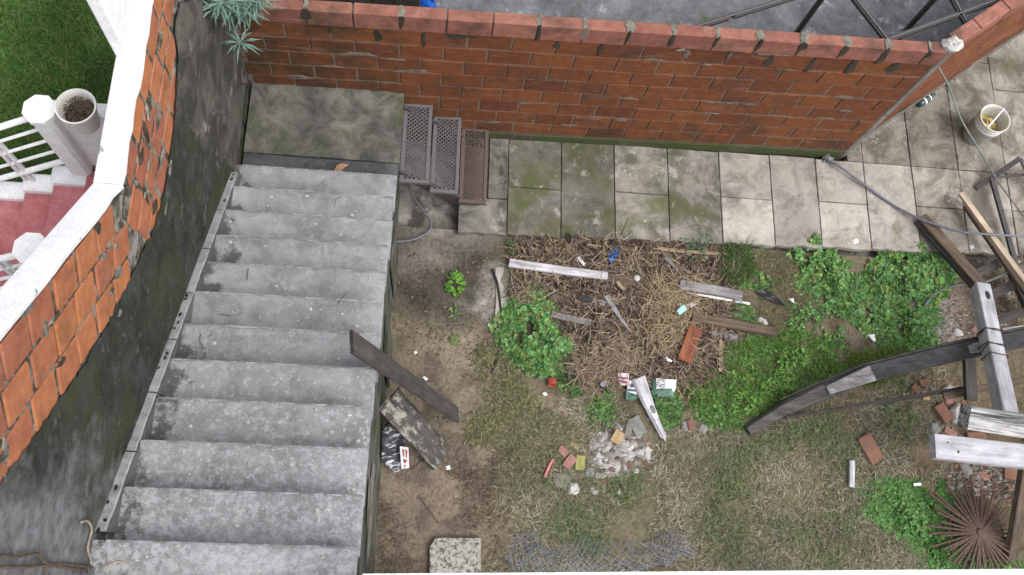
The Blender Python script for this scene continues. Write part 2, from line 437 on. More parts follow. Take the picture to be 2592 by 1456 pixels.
vcol('lawn_col', .8, 45, .3)
NB('bottle_glass', .15, .5).color((.06, .11, .10))
MATS['bottle_glass'].node_tree.nodes['Principled BSDF'].inputs['Transmission Weight'].default_value = .35

# ================================================================== SETTING
HEAP = pxpoly([(1290, 625), (1560, 612), (1840, 640), (1850, 760), (1830, 930), (1740, 985), (1560, 960), (1440, 930), (1400, 790), (1300, 770)])
PLATE_Y = lambda x: 2.955 + .027 * x     # front edge of the paving
def gz(x, y):
    x = np.asarray(x, float); y = np.asarray(y, float)
    z = .028 * (fbm(x * 1.6, y * 1.6, 3) - .5) + .014 * (fbm(x * 7, y * 7, 5) - .5)
    z = z + soft(x, y, HEAP, .5) * (.05 + .07 * fbm(x * 3.1, y * 3.1, 9))
    wl = np.clip((x + .2) / 1.0, 0, 1)
    return z * (.35 + .65 * wl) - .01
def gzf(x, y): return float(gz(np.array([x]), np.array([y]))[0])

# big ground sheet
g = MB(); g.add([(-220, -220, -.09), (220, -220, -.09), (220, 220, -.09), (-220, 220, -.09)], [(0, 1, 2, 3)])
tag(g.build('ground', 'old_concrete'), kind='structure')

# yard soil sheet with real relief and soil colours
def yard():
    x0, x1, y0, y1 = -.32, 6.6, -.28, 3.02; st = .026
    nx = int((x1 - x0) / st) + 1; ny = int((y1 - y0) / st) + 1
    X, Y = np.meshgrid(np.linspace(x0, x1, nx), np.linspace(y0, y1, ny)); x = X.ravel(); y = Y.ravel()
    z = gz(x, y)
    n1 = fbm(x * 2.2, y * 2.2, 11); n2 = fbm(x * 6, y * 6, 21); n3 = fbm(x * 14, y * 14, 31)
    wx = x + .35 * (fbm(x * 3, y * 3, 41) - .5); wy = y + .35 * (fbm(x * 3, y * 3, 51) - .5)
    def put(col, poly, c, wd=.12, amt=1.0):
        a = (soft(wx, wy, pxpoly(poly), wd) * amt)[:, None]; return col * (1 - a) + np.array(c) * a
    col = np.tile(np.array([.15, .13, .082]), (len(x), 1))
    # bare brown soil lower left, wet tan mud, grey dirty concrete remains, dark litter soil, gravel
    col = put(col, [(940, 1080), (1240, 1080), (1300, 1180), (1290, 1300), (1260, 1456), (940, 1470)], (.19, .15, .118), .25)
    col = put(col, [(980, 800), (1265, 830), (1240, 960), (1180, 1060), (990, 1060)], (.21, .172, .13), .15)
    col = put(col, [(990, 600), (1260, 620), (1260, 830), (985, 800)], (.085, .075, .06), .12)
    col = put(col, [(985, 460), (1290, 470), (1290, 625), (1130, 640), (1010, 690)], (.17, .155, .135), .14)
    col = put(col, [(1185, 770), (1250, 690), (1290, 690), (1290, 800), (1220, 810)], (.30, .28, .25), .06)
    col = put(col, [(1150, 530), (1285, 540), (1280, 610), (1170, 590)], (.30, .265, .24), .06)
    col = put(col, [(1060, 600), (1150, 590), (1140, 660), (1060, 660)], (.21, .19, .16), .08)
    col = put(col, [(1285, 620), (1850, 630), (1850, 900), (1760, 990), (1440, 960), (1290, 800)], (.068, .050, .038), .18)
    col = put(col, [(1340, 1030), (1440, 1000), (1490, 1060), (1440, 1100), (1350, 1090)], (.30, .235, .18), .12)
    col = put(col, [(2080, 820), (2190, 820), (2200, 900), (2120, 930)], (.12, .095, .075), .12)
    col = put(col, [(2330, 700), (2592, 660), (2592, 900), (2380, 900)], (.145, .11, .08), .2)
    col = put(col, [(2320, 760), (2420, 740), (2440, 860), (2350, 900)], (.22, .20, .18), .12)
    col = put(col, [(2100, 1020), (2350, 960), (2592, 1000), (2592, 1300), (2400, 1250), (2300, 1200)], (.15, .105, .07), .2, .8)
    col = col * (.62 + .5 * n1 + .32 * n2)[:, None] * (.86 + .28 * n3)[:, None]
    dark = np.clip((n2 - .56) / .12, 0, 1)[:, None]
    col = col * (1 - .38 * dark)
    F = []
    idx = np.arange(nx * ny).reshape(ny, nx)
    F = np.stack([idx[:-1, :-1].ravel(), idx[:-1, 1:].ravel(), idx[1:, 1:].ravel(), idx[1:, :-1].ravel()], 1)
    o = np_mesh('yard_soil', np.stack([x, y, z], 1), F, 'ground_col', col, smooth=True)
    tag(o, kind='structure')
yard()

# paving: separate slabs on a bed
pav = bpy.data.objects.new('paving', None); link(pav); tag(pav, kind='structure')
bed = MB(); bed.prism([(.34, PLATE_Y(.34) + .025), (6.7, PLATE_Y(6.7) + .025), (6.7, 3.961), (.34, 3.961)], -.08, .034); bed.prism([(4.04, 3.962), (6.7, 3.962), (6.7, 6.02), (4.10, 4.11)], -.08, .0325); bed.build('paving_bed', 'mortar_dark', pav)
def slab(x0, x1, y0, y1, mat='slab', seed=0, ragged=False, zt=.06):
    rr = random.Random(seed); g = .0035
    pts = []
    n = 7
    def edge(a, b, rag):
        for i in range(n):
            t = i / n; p = (a[0] + (b[0] - a[0]) * t, a[1] + (b[1] - a[1]) * t)
            k = rag if 0 < i else 0
            pts.append((p[0] + rr.uniform(-k, k), p[1] + rr.uniform(-k, k)))
    sk = .05 * 0
    edge((x0 + g, y0 + g), (x1 - g, y0 + g + sk), .012 if ragged else .002)
    edge((x1 - g, y0 + g + sk), (x1 - g, y1 - g), .002); edge((x1 - g, y1 - g), (x0 + g, y1 - g), .002); edge((x0 + g, y1 - g), (x0 + g, y0 + g), .002)
    b = MB(); z = zt + rr.uniform(-.004, .004)
    k = len(pts)
    cx = sum(p[0] for p in pts) / k; cy = sum(p[1] for p in pts) / k
    ins = [(p[0] + (cx - p[0]) * .012, p[1] + (cy - p[1]) * .012) for p in pts]
    vs = [(p[0], p[1], .0) for p in pts] + [(p[0], p[1], z - .005) for p in pts] + [(p[0], p[1], z) for p in ins]
    fs = [tuple(range(2 * k, 3 * k))] + [(i, (i + 1) % k, k + (i + 1) % k, k + i) for i in range(k)] + [(k + i, k + (i + 1) % k, 2 * k + (i + 1) % k, 2 * k + i) for i in range(k)]
    b.add(vs, fs); return b.build('slab', mat, pav)
BX = [.78, 1.27, 1.77, 2.28, 2.78, 3.28, 3.735, 4.22, 4.71, 5.2, 5.7, 6.2, 6.7]
sidx = 0
slab(.60, .78, PLATE_Y(.6) + .35, 3.93, 'old_concrete', 91); slab(.34, .78, PLATE_Y(.5), PLATE_Y(.5) + .35, 'old_concrete', 92, True)
for i in range(len(BX) - 1):
    a, b_ = BX[i], BX[i + 1]; yb = PLATE_Y((a + b_) / 2); mt = 'slab_dirty' if i < 2 else 'slab_mid' if i < 4 else ('slab' if i < 8 else 'slab_brown')
    cut = 3.45 + .012 * i
    top = 3.945 + .006 * i if b_ < 4.0 else 3.965
    if i % 2 == 0:
        slab(a, b_, yb, cut, mt, 10 + i, True); slab(a, b_, cut, top, mt, 30 + i)
    else:
        slab(a, b_, yb, top, mt, 10 + i, True)
    if b_ > 4.0:
        cuts = [3.965, 4.9 + .3 * (i % 2), 5.6, 6.3]
        for j in range(3):
            if 4.03 + .735 * (a - 4.01) + .2 > cuts[j] - 1.2 and cuts[j] < 4.04 + .735 * (b_ - 4.01):
                slab(max(a, 4.06), b_, cuts[j], min(cuts[j + 1], 4.10 + .735 * (b_ - 4.01)), 'slab_brown', 60 + 5 * i + j)

# neighbour's patio and lawn
p = MB()
p.box((-1.3, 4.06, -.08), (3.9, 6.6, -.004)); p.prism([(3.902, 4.2), (4.0, 4.2), (7.2, 6.55), (7.2, 8), (3.902, 8)], -.08, -.006)
po = p.build('neighbour_patio', 'patio'); tag(po, kind='structure')
LAWNZ = .55
l = MB(); l.box((-6.5, -1.5, -.085), (-1.70, 7.5, LAWNZ)); lo = l.build('lawn_bank', 'stair_side'); tag(lo, kind='structure')

# ================================================================== BRICK WALLS
WALL_H = 1.876
def brick_mesh(L, D, Hh, mat, ch=.005, seed=0):
    b = MB(); b.box((0, 0, 0), (L, D, Hh), None, ch); return b.mesh('brick', mat)
def brick_wall(root, length, course, pitch, x_off, top, depth, bricks_mat, top_mat, joint=.012, x_start=0.0):
    ncs = 9; L = pitch - joint; Hh = course - joint
    me = brick_mesh(L, depth, Hh, bricks_mat); met = brick_mesh(L, depth + .01, Hh, top_mat)
    rr = random.Random(3)
    for c in range(ncs):
        z = top - (c + 1) * course + joint
        off = x_off + (pitch / 2 if c % 2 else 0)
        k = math.floor((x_start - off) / pitch)
        while True:
            x = off + k * pitch; k += 1
            if x >= length - .03: break
            xa = max(x, x_start); xb = min(x + L, length)
            if xb - xa < .03: continue
            M = T(xa, rr.uniform(-.003, .004) - (.008 if c == 0 else 0), z + rr.uniform(-.003, .003)) @ Matrix.Rotation(rr.uniform(-.006, .006), 4, 'Y')
            if xb - xa < L - 1e-4: M = M @ Matrix.Diagonal(((xb - xa) / L, 1, 1, 1))
            inst('brick', met if c == 0 else me, root, M)
    return top - ncs * course
WA = math.atan(.026)
bw = thing('brick_wall', 'long low wall of ridged orange hollow bricks behind the paving', 'brick wall', (0, 3.912, 0), WA)
zb = brick_wall(bw, 4.0, .190, .34, .806 - 10 * .34 - .007, WALL_H, .085, 'brick_back', 'brick_back_top', .012, -1.44)
mm = MB(); mm.box((-1.46, .0062, .06), (4.0, .078, WALL_H - .012)); mm.build('mortar', 'mortar_dark', bw)
mm = MB(); mm.box((-1.46, -.012, -.05), (4.02, .095, zb - .004), None, .006); mm.build('plinth', 'plinth', bw)
# mossy mortar lumps at the joints of the two top courses
rr = random.Random(5)
for c in range(2):
    k = 0
    for i in range(18):
        x = .806 - 7 * .34 + i * .34 + (.17 if c else 0) - .007
        if x < -1.3 or x > 3.95: continue
        if rr.random() < .22: continue
        b = MB(); hgt = .19 * rr.uniform(.45, 1.15); wd = rr.uniform(.008, .034)
        zt = WALL_H - c * .19 + (.012 if c == 0 else -.004)
        pts = [(-wd * .6, 0), (-wd * 1.1, -hgt * .3), (-wd * rr.uniform(.6, 1.6), -hgt * .7), (-wd * .5, -hgt), (wd * .5, -hgt), (wd * rr.uniform(.8, 2.0), -hgt * .75), (wd * 1.2, -hgt * .3), (wd * .6, 0)]
        n = len(pts); d = rr.uniform(.004, .009)
        pts = [(px + rr.uniform(-.008, .008), pz + rr.uniform(-.012, .012)) for px, pz in pts]; vs = [(px, 0, pz) for px, pz in pts] + [(px * .75, -d, pz * .97) for px, pz in pts]
        b.add(vs, [tuple(range(n, 2 * n))[::-1]] + [(i_, (i_ + 1) % n, n + (i_ + 1) % n, n + i_) for i_ in range(n)])
        o = b.build('mortar_lump', 'moss_black' if rr.random() < .75 else 'mortar_dark', bw, M=T(x, -.006 if c == 0 else .001, zt)); fixn(o)
        if c == 0:
            b = MB(); w2 = rr.uniform(.008, .035); b.prism([(-w2 * rr.uniform(.3, 1), -.004), (w2 * rr.uniform(.3, 1), -.004), (w2 * rr.uniform(.5, 1.6), .03), (w2 * rr.uniform(.5, 1.6), .06), (w2 * .4, .094), (-w2 * .5, .094), (-w2 * rr.uniform(.5, 1.6), .055), (-w2 * rr.uniform(.5, 1.4), .025)], -.004, rr.uniform(.002, .006))
            b.build('mortar_lump', 'moss_grey', bw, M=T(x, -.006, WALL_H))

d = Vector((2.19, 1.61)); RA = math.atan2(d.y, d.x)
rw = thing('brick_wall', 'brick wall running off to the upper right corner behind the white bucket', 'brick wall', (4.03, 4.06, 0), RA)
zb2 = brick_wall(rw, 3.4, .190, .34, .02, WALL_H, .10, 'brick_back', 'brick_back_top', .010, .075)
mm = MB(); mm.box((.06, .014, .05), (3.4, .09, WALL_H - .014)); mm.build('mortar', 'mortar_dark', rw)
mm = MB(); mm.box((.06, -.006, -.05), (3.4, .106, zb2 - .004)); mm.build('plinth', 'grey_column', rw)
col_ = thing('concrete_column', 'narrow grey concrete column joining the two brick walls at the corner', 'column', (4.015, 4.03, 0), .3)
mm = MB(); mm.box((-.025, -.015, -.05), (.055, .11, WALL_H + .015), None, .012); mm.build('shaft', 'grey_column', col_)
mm = MB()
blob = [(-.05, -.02), (.02, -.05), (.09, -.02), (.11, .05), (.07, .11), (0, .12), (-.05, .06)]
rr = random.Random(12); nb_ = 12
for j, (rad, zz) in enumerate(((1.1, .0), (1.0, .03), (.7, .055), (.3, .06))):
    for i in range(nb_):
        t = 2 * math.pi * i / nb_; k_ = rad * rr.uniform(.75, 1.15); mm.v.append((.03 + .085 * k_ * math.cos(t), .04 + .07 * k_ * math.sin(t), WALL_H + .002 + zz * rr.uniform(.7, 1.2)))
    if j: mm.f += [((j - 1) * nb_ + i, (j - 1) * nb_ + (i + 1) % nb_, j * nb_ + (i + 1) % nb_, j * nb_ + i) for i in range(nb_)]
mm.f.append(tuple(range(3 * nb_, 4 * nb_)))
mm.build('mortar_cap', 'stone_white', col_)

# ================================================================== STAIR WALL (left)
WX = -1.46
lw = thing('stair_side_wall', 'tall wall beside the stair with white coping, orange bricks and blackened plaster', 'wall', (WX, 0, 0))
def cap_z(y):      # coping top
    a = atx(300, 440, WX); b = atx(295, 475, WX); c = atx(0, 835, WX)
    if y >= b.y: return a.z
    return b.z + (b.y - y) * (c.z - b.z) / (b.y - c.y)
KY = atx(297, 472, WX).y; KZ = atx(297, 472, WX).z; CN = atx(0, 835, WX); SL = (CN.z - KZ) / (KY - CN.y)
ENDY = 3.86
# coping
def coping(y0, z0, y1, z1, name):
    n = 26; b = MB(); vs = []
    rr = random.Random(11)
    for i in range(n + 1):
        t = i / n; y = y0 + (y1 - y0) * t; z = z0 + (z1 - z0) * t
        e = rr.uniform(-.007, .007)
        prof = [(.016 + e, z - .03 + rr.uniform(-.008, .004)), (.018 + e, z - .004), (.008 + e, z + .004), (-.05, z + .007), (-.108, z + .004), (-.116, z - .004), (-.116, z - .04)]
        vs += [(x, y, zz) for x, zz in prof]
    k = 7; fs = []
    for i in range(n):
        for j in range(k - 1): fs.append((i * k + j, (i + 1) * k + j, (i + 1) * k + j + 1, i * k + j + 1))
    fs += [tuple(range(k)), tuple(range(n * k + k - 1, n * k - 1, -1))]
    b.add(vs, fs); return fixn(b.build(name, 'white_cap', lw))
coping(KY + .012, KZ, ENDY, KZ, 'coping')
coping(-.6, KZ + (KY + .6) * SL, KY + .008, KZ, 'coping')
# mortar core
core = MB()
poly = [(-.6, -.1), (ENDY, -.1), (ENDY, KZ - .035), (KY, KZ - .035), (-.6, KZ - .035 + (KY + .6) * SL)]
core.prism(poly, -.10, -.006, Matrix(((0, 0, 1, 0), (1, 0, 0, 0), (0, 1, 0, 0), (0, 0, 0, 1))))
fixn(core.build('mortar', 'mortar', lw))
# bricks: level part
bl = brick_mesh(.224, .03, .160, 'brick_left', .007)
rr = random.Random(21)
for c in range(4):
    y = KY - (c + .5) * .18 * math.tan(math.atan(SL) / 2) + .02 + (.0 if c % 2 else .10); k = 0
    while y < 3.05 - c * .09 and k < 9:
        # brick local x -> +Y ; local z up ; depth towards -X
        M = T(-.026 + rr.uniform(-.004, .003), y, KZ - .038 - (c + 1) * .18 + rr.uniform(-.004, .004)) @ Matrix.Rotation(R(90), 4, 'Z') @ T(0, -.026, 0) @ Matrix.Rotation(rr.uniform(-.02, .02), 4, 'Y')
        inst('brick', bl, lw, M); y += .246 + rr.uniform(-.004, .012); k += 1
# bricks: sloping part, courses follow the coping
ang = math.atan(SL)
for c in range(3):
    s = -(c + .6) * .178 * math.tan(ang / 2) + .04 + (.0 if c % 2 else .11); k = 0
    while k < 13:
        dy, dz = -math.cos(ang), math.sin(ang); ny, nz = -math.sin(ang), -math.cos(ang)
        off = .035 + (c + 1) * .178
        y = KY + dy * s + ny * off; z = KZ + dz * s + nz * off
        M = T(-.026 + rr.uniform(-.004, .003), y, z) @ Matrix(((0, 1, 0, 0), (dy, 0, -ny, 0), (dz, 0, -nz, 0), (0, 0, 0, 1))) @ Matrix.Rotation(rr.uniform(-.02, .02), 4, 'Y')
        inst('brick', bl, lw, M)
        s += .246 + rr.uniform(-.004, .014); k += 1
# dark plaster coat, ragged upper edge
up_px = [(600, 0), (520, 0), (455, 0), (440, 60), (447, 140), (440, 300), (425, 420), (405, 520), (383, 585), (330, 700), (270, 815), (200, 940), (100, 1080), (0, 1215)]
up = [atx(a, b, WX) for a, b in up_px]
rr = random.Random(31); line = []
for i in range(len(up) - 1):
    n = max(2, int((up[i + 1] - up[i]).length / .035))
    for k in range(n):
        t = k / n; q = up[i].lerp(up[i + 1], t); line.append((q.y + rr.uniform(-.014, .014), q.z + rr.uniform(-.016, .016)))
line.append((up[-1].y, up[-1].z)); line.append((-.6, up[-1].z + (up[-1].y + .6) * SL))
line = [(min(y, ENDY), z) for y, z in line if y < ENDY + .3]
base = [(y, -.05) for y, z in line]
pb = MB(); n = len(line); NV = 14; vs = []
for j in range(NV + 1):
    for (y, z) in line:
        zz = -.05 + (z + .05) * j / NV
        dx = .016 + .012 * (float(fbm(y * 2.3, zz * 2.3, 77)) - .5) * (1 if j < NV else .3) if j < NV else .007
        vs.append((dx, y, zz))
fs = []
for j in range(NV):
    for i in range(n - 1): fs.append((j * n + i, j * n + i + 1, (j + 1) * n + i + 1, (j + 1) * n + i))
pb.add(vs, fs); po = fixn(pb.build('plaster', 'dark_plaster', lw, smooth=True))

rp = [atx(a, b, WX) for a, b in ((455, 0), (440, 60), (447, 140), (440, 300), (470, 330), (520, 400), (585, 440), (600, 420), (618, 205), (640, 120), (620, 0))]
ctr = sum(rp, Vector()) / len(rp); vs = []; fs = []; rr = random.Random(88); K = 44
ring = []
for i in range(len(rp)):
    a, b = rp[i], rp[(i + 1) % len(rp)]; n_ = max(2, int((b - a).length / .05))
    for k in range(n_):
        q = a.lerp(b, k / n_); ring.append((min(q.y + rr.uniform(-.02, .02), ENDY - .005), q.z + rr.uniform(-.025, .025)))
LV = 8
for j in range(LV + 1):
    for (y, z) in ring:
        t = j / LV; yy = y + (ctr.y - y) * t; zz = z + (ctr.z - z) * t
        vs.append((.010 + (.008 + .02 * float(fbm(yy * 11, zz * 2.4, 66)) if j else 0), yy, zz))
n_ = len(ring)
for j in range(LV):
    for i in range(n_): fs.append((j * n_ + i, j * n_ + (i + 1) % n_, (j + 1) * n_ + (i + 1) % n_, (j + 1) * n_ + i))
b = MB(); b.add(vs, fs); fixn(b.build('rough_render', 'rough_render', lw, smooth=True))
def smear(w_, h_, d_, rr):
    n_ = 11; pts_ = [(w_ * math.cos(6.283 * i / n_) * rr.uniform(.45, 1.2), h_ * math.sin(6.283 * i / n_) * rr.uniform(.45, 1.2)) for i in range(n_)]
    b = MB(); b.add([(d_ * .1, x, z) for x, z in pts_] + [(d_, x * .72, z * .72) for x, z in pts_], [tuple(range(n_, 2 * n_))] + [(i, (i + 1) % n_, n_ + (i + 1) % n_, n_ + i) for i in range(n_)]); return b
rr = random.Random(301)
for i in range(46):
    if i < 20: y = KY + rr.uniform(0, 1.1); z = KZ - .04 - .18 * rr.randint(0, 4) - rr.uniform(0, .05); a_ = rr.choice((0, 1.2))
    else:
        s_ = rr.uniform(-.05, 2.2); of = .035 + .178 * rr.randint(0, 3) + rr.uniform(-.02, .06); y = KY - math.cos(ang) * s_ - math.sin(ang) * of; z = KZ + math.sin(ang) * s_ - math.cos(ang) * of; a_ = -ang + rr.choice((0, 1.5))
    o = smear(rr.uniform(.03, .085), rr.uniform(.012, .03), rr.uniform(.006, .014), rr).build('mortar_smear', rr.choice(('mortar', 'moss_grey', 'moss_black', 'mortar')), lw, M=T(.001, y, z) @ Matrix.Rotation(a_, 4, 'X')); fixn(o)
for i in range(34):
    k_ = rr.randint(0, 8); o = smear(rr.uniform(.05, .16), rr.uniform(.008, .03), .004, rr).build('mortar_smear', rr.choice(('mortar_dark', 'moss_grey', 'mortar', 'moss_black')) if k_ < 3 else 'mortar_dark', bw, M=T(rr.uniform(-1.1, 3.9), -.0005 if k_ else -.008, WALL_H - .19 * (k_ + (1 if k_ == 0 else 0)) + rr.uniform(-.03, .03)) @ Matrix.Rotation(-R(90), 4, 'Z')); fixn(o)
# white pillar standing on the coping
pl = thing('white_pillar', 'white painted pillar standing on the wall coping at the upper left', 'pillar', (WX, 0, 0))
pb = MB(); pz = KZ + .008; py = at(302, 148, pz).y
pb.box((-.112, py, pz), (-.035, py + .26, pz + 1.1), None, .012); pb.build('shaft', 'white_paint', pl)

# ================================================================== CONCRETE STAIR
RUN, RISE, XR, XL, Y0, Z0 = .263, .178, -.200, WX + .012, 3.045, .977
LZ = Z0 - RISE
st = thing('concrete_stair', 'grey concrete staircase climbing from the landing towards the viewer', 'staircase', ((XR + XL) / 2, 1.6, 0))
ox, oy = (XR + XL) / 2, 1.6
def rag_box(x0, x1, y0, y1, z0, z1, seed, nx=14, ny=4, amp=.0022):
    """box with a gently worn front nosing and right edge"""
    rr = random.Random(seed); b = MB(); vs = []
    for j in range(ny + 1):
        for i in range(nx + 1):
            x = x0 + (x1 - x0) * i / nx; y = y0 + (y1 - y0) * j / ny; z = z1
            if j == ny: y += rr.uniform(-amp, amp * .3); z -= .004 + rr.uniform(0, .003)
            if i == nx: x += rr.uniform(-amp, amp * .4); z -= .003 + rr.uniform(0, .004)
            z += .0035 * (float(fbm(x * 4, y * 4, 60 + seed)) - .5)
            vs.append((x, y, z))
    W = nx + 1; fs = []
    for j in range(ny):
        for i in range(nx): fs.append((j * W + i, j * W + i + 1, (j + 1) * W + i + 1, (j + 1) * W + i))
    ring = [i for i in range(W)] + [j * W + nx for j in range(1, ny + 1)] + [ny * W + i for i in range(nx - 1, -1, -1)] + [j * W for j in range(ny - 1, 0, -1)]
    k = len(vs)
    inset = .012
    for r_ in ring:
        v = vs[r_]; vs.append((v[0], v[1], z0))
    m_ = len(ring)
    for i in range(m_): fs.append((ring[i], k + i, k + (i + 1) % m_, ring[(i + 1) % m_]))
    fs.append(tuple(range(k + m_ - 1, k - 1, -1)))
    b.add([(x - ox, y - oy, z) for x, y, z in vs], fs); return b
for k in range(14):
    yn = Y0 - RUN * k; zn = Z0 + RISE * k
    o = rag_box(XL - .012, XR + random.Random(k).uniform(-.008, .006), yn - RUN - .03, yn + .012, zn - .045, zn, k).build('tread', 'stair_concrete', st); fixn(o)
    rr = random.Random(900 + k); b = MB(); vs = []; nn = 24
    for j in range(nn + 1):
        x = XL + .066 + (XR - .004 - XL - .066) * j / nn; y = yn + .010 + rr.uniform(-.001, .001); dz = rr.uniform(-.001, .0)
        vs += [(x - ox, y - .004 - rr.uniform(0, .005) - oy, zn + .0008), (x - ox, y + .003 - oy, zn + dz - .001), (x - ox, y + .006 - oy, zn - .02)]
    b.add(vs, [(j * 3 + q, j * 3 + 3 + q, j * 3 + 4 + q, j * 3 + 1 + q) for j in range(nn) for q in range(2)]); fixn(b.build('nosing', 'nosing', o))  # thin strip that paints the lit edge line on each tread
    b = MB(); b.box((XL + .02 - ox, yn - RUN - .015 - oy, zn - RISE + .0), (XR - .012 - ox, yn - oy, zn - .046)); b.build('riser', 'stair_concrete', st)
o = rag_box(XL + .02, XR + .012, 3.252, 3.90, .62, LZ, 50, 16, 12, .004).build('landing', 'landing_concrete', st); fixn(o)
o = rag_box(XL + .02, XR + .004, Y0 - .02, 3.248, .62, LZ - .014, 51, 16, 4, .004).build('landing_strip', 'dark_strip', st); fixn(o)
# stair side wall under the treads (its foot steps out by a few centimetres)
b = MB()
prof = [(3.88, -.08), (3.88, .615), (Y0 + .0, .615), (Y0 + .0, LZ - .02)]
for k in range(14):
    prof += [(Y0 - RUN * k - .015, Z0 + RISE * k - .05 - (RISE if False else 0))]
    prof += [(Y0 - RUN * (k + 1) - .012, Z0 + RISE * k - .05)]
prof += [(-.72, -.08)]
vs = []; n = len(prof)
for x, ex in ((XR - .02, 0), (XL + .03, 0)):
    for (y, z) in prof: vs.append((x - ox + (.03 if (x > -1 and z < 0) else 0), y - oy, z))
b.add(vs, [tuple(range(n)), tuple(range(2 * n - 1, n - 1, -1))] + [(i, n + i, n + (i + 1) % n, (i + 1) % n) for i in range(n)])
fixn(b.build('side_wall', 'stair_side', st))
# patches / broken render on the side wall
for (y0, y1, z0, z1) in ((.1, .78, 1.0, 1.75), (.30, .62, 1.78, 2.05)):
    b = MB(); b.add([(XR - .006 - ox, y0 - oy, z0), (XR - .004 - ox, y1 - oy, z0 + .1), (XR - .006 - ox, y1 - .06 - oy, z1), (XR - .006 - ox, y0 + .05 - oy, z1 - .06)], [(0, 1, 2, 3)])
    s_ = b.build('render_patch', 'old_concrete', st)
# leaning thin boards/render flakes along the side
for (ya, za, yb, zb_, wd) in ((2.35, .02, 2.75, .75, .045), (1.55, .02, 1.95, 1.0, .06)):
    b = MB(); b.add([(XR + .035 - ox, ya - oy, za), (XR + .035 - ox, yb - oy, za), (XR + .004 - ox, yb - .02 - oy, zb_), (XR + .004 - ox, ya + wd - oy, zb_ - .1),
                     (XR + .020 - ox, ya - oy, za), (XR + .020 - ox, yb - oy, za), (XR - .008 - ox, yb - .02 - oy, zb_), (XR - .008 - ox, ya + wd - oy, zb_ - .1)],
                    [(0, 1, 2, 3), (7, 6, 5, 4), (0, 4, 5, 1), (1, 5, 6, 2), (2, 6, 7, 3), (3, 7, 4, 0)])
    fixn(b.build('render_flake', 'stair_side', st))
# skirting tiles set on edge along the wall
SY = [2.95, 2.52, 2.12, 1.72, 1.35, .98, .62, .20]
for i in range(len(SY) - 1):
    rr = random.Random(40 + i); ya, yb = SY[i] - .004, SY[i + 1] + .004
    def nz(y): return Z0 + (Y0 - y) * RISE / RUN + .02
    n = 9; vs = []; fs = []
    e = rr.uniform(-.005, .005)
    for j in range(n + 1):
        y = ya + (yb - ya) * j / n; z = nz(y) + rr.uniform(-.004, .004) + e
        xo = XL - .004; xi = XL + .052 + rr.uniform(-.002, .002)
        vs += [(xo - ox, y - oy, z - .35), (xo - ox, y - oy, z), (xi - .006 - ox, y - oy, z), (xi - ox, y - oy, z - .006), (xi - ox, y - oy, z - .35)]
    for j in range(n):
        for q in range(4): fs.append((j * 5 + q, j * 5 + q + 1, (j + 1) * 5 + q + 1, (j + 1) * 5 + q))
    fs += [tuple(range(5)), tuple(range(n * 5 + 4, n * 5 - 1, -1))]
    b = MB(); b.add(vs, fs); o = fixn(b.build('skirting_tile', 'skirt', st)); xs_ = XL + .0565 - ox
    b = MB(); b.add([(xs_, ya - oy, nz(ya) - .012), (xs_, yb - oy, nz(yb) - .012), (xs_, yb - oy, nz(yb) - .36), (xs_, ya - oy, nz(ya) - .36)], [(0, 1, 2, 3)]); fixn(b.build('tile_face', 'skirt_shade', o))  # sheet just proud of the tile, carrying its shade as colour
    if i in (0, 3, 4, 6):      # black tar marks on the top edge
        for q in range(rr.randint(3, 6)):
            t = rr.random(); y = ya + (yb - ya) * t; b = MB()
            a = rr.uniform(.008, .02); bb = rr.uniform(.005, .012)
            c_ = (XL + .022 + rr.uniform(-.01, .012) - ox, y - oy, nz(y) + e + .0045)
            pts = [(c_[0] + bb * math.cos(u) * rr.uniform(.6, 1.2), c_[1] + a * math.sin(u) * rr.uniform(.6, 1.2)) for u in np.linspace(0, 6.28, 9)[:-1]]
            b.add([(x, y_, c_[2] - (y_ - c_[1]) * RISE / RUN) for x, y_ in pts], [tuple(range(8))]); b.build('tar_mark', 'rubber_black', o)
# ================================================================== METAL STEPS
ms = thing('metal_steps', 'three dark expanded-metal steps leading down from the landing to the paving', 'steps', (.2, 3.55, 0))
TW, TL = .245, .745
fr = MB(); t = .032
for (a, b_) in (((-TW / 2, -TL / 2), (TW / 2, -TL / 2 + t)), ((-TW / 2, TL / 2 - t), (TW / 2, TL / 2))):
    fr.box((a[0], a[1], -.04), (b_[0], b_[1], 0), None, .003)
for sx in (-1, 1):
    x0 = sx * TW / 2; x1 = x0 - sx * t
    fr.box((min(x0, x1), -TL / 2 + t + .001, -.04), (max(x0, x1), TL / 2 - t - .001, -.001), None, .003)
fr_me = fr.mesh('frame', 'metal_step')
mp = MB(); nxd, nyd = 5, 19; W_, L_ = TW - 2 * t + .01, TL - 2 * t + .01; cw, cl = W_ / nxd, L_ / nyd
def strand(a, b_, w_=.0075, h_=.003, z=-.012):
    a = Vector(a); b_ = Vector(b_); d_ = (b_ - a).normalized(); n_ = Vector((-d_.y, d_.x, 0)) * w_ / 2
    vs = [a - n_, a + n_, b_ + n_, b_ - n_]; mp.add([(v.x, v.y, z + h_) for v in vs] + [(v.x, v.y, z - h_) for v in vs], [(0, 3, 2, 1), (0, 1, 5, 4), (2, 3, 7, 6), (4, 5, 6, 7)])
for i in range(nxd):
    for j in range(nyd):
        x = -W_ / 2 + i * cw; y = -L_ / 2 + j * cl; cx, cy = x + cw / 2, y + cl / 2
        strand((x, cy, 0), (cx, y, 0)); strand((cx, y, 0), (x + cw, cy, 0)); strand((x + cw, cy, 0), (cx, y + cl, 0)); strand((cx, y + cl, 0), (x, cy, 0))
mp_me = mp.mesh('mesh_panel', 'metal_step')
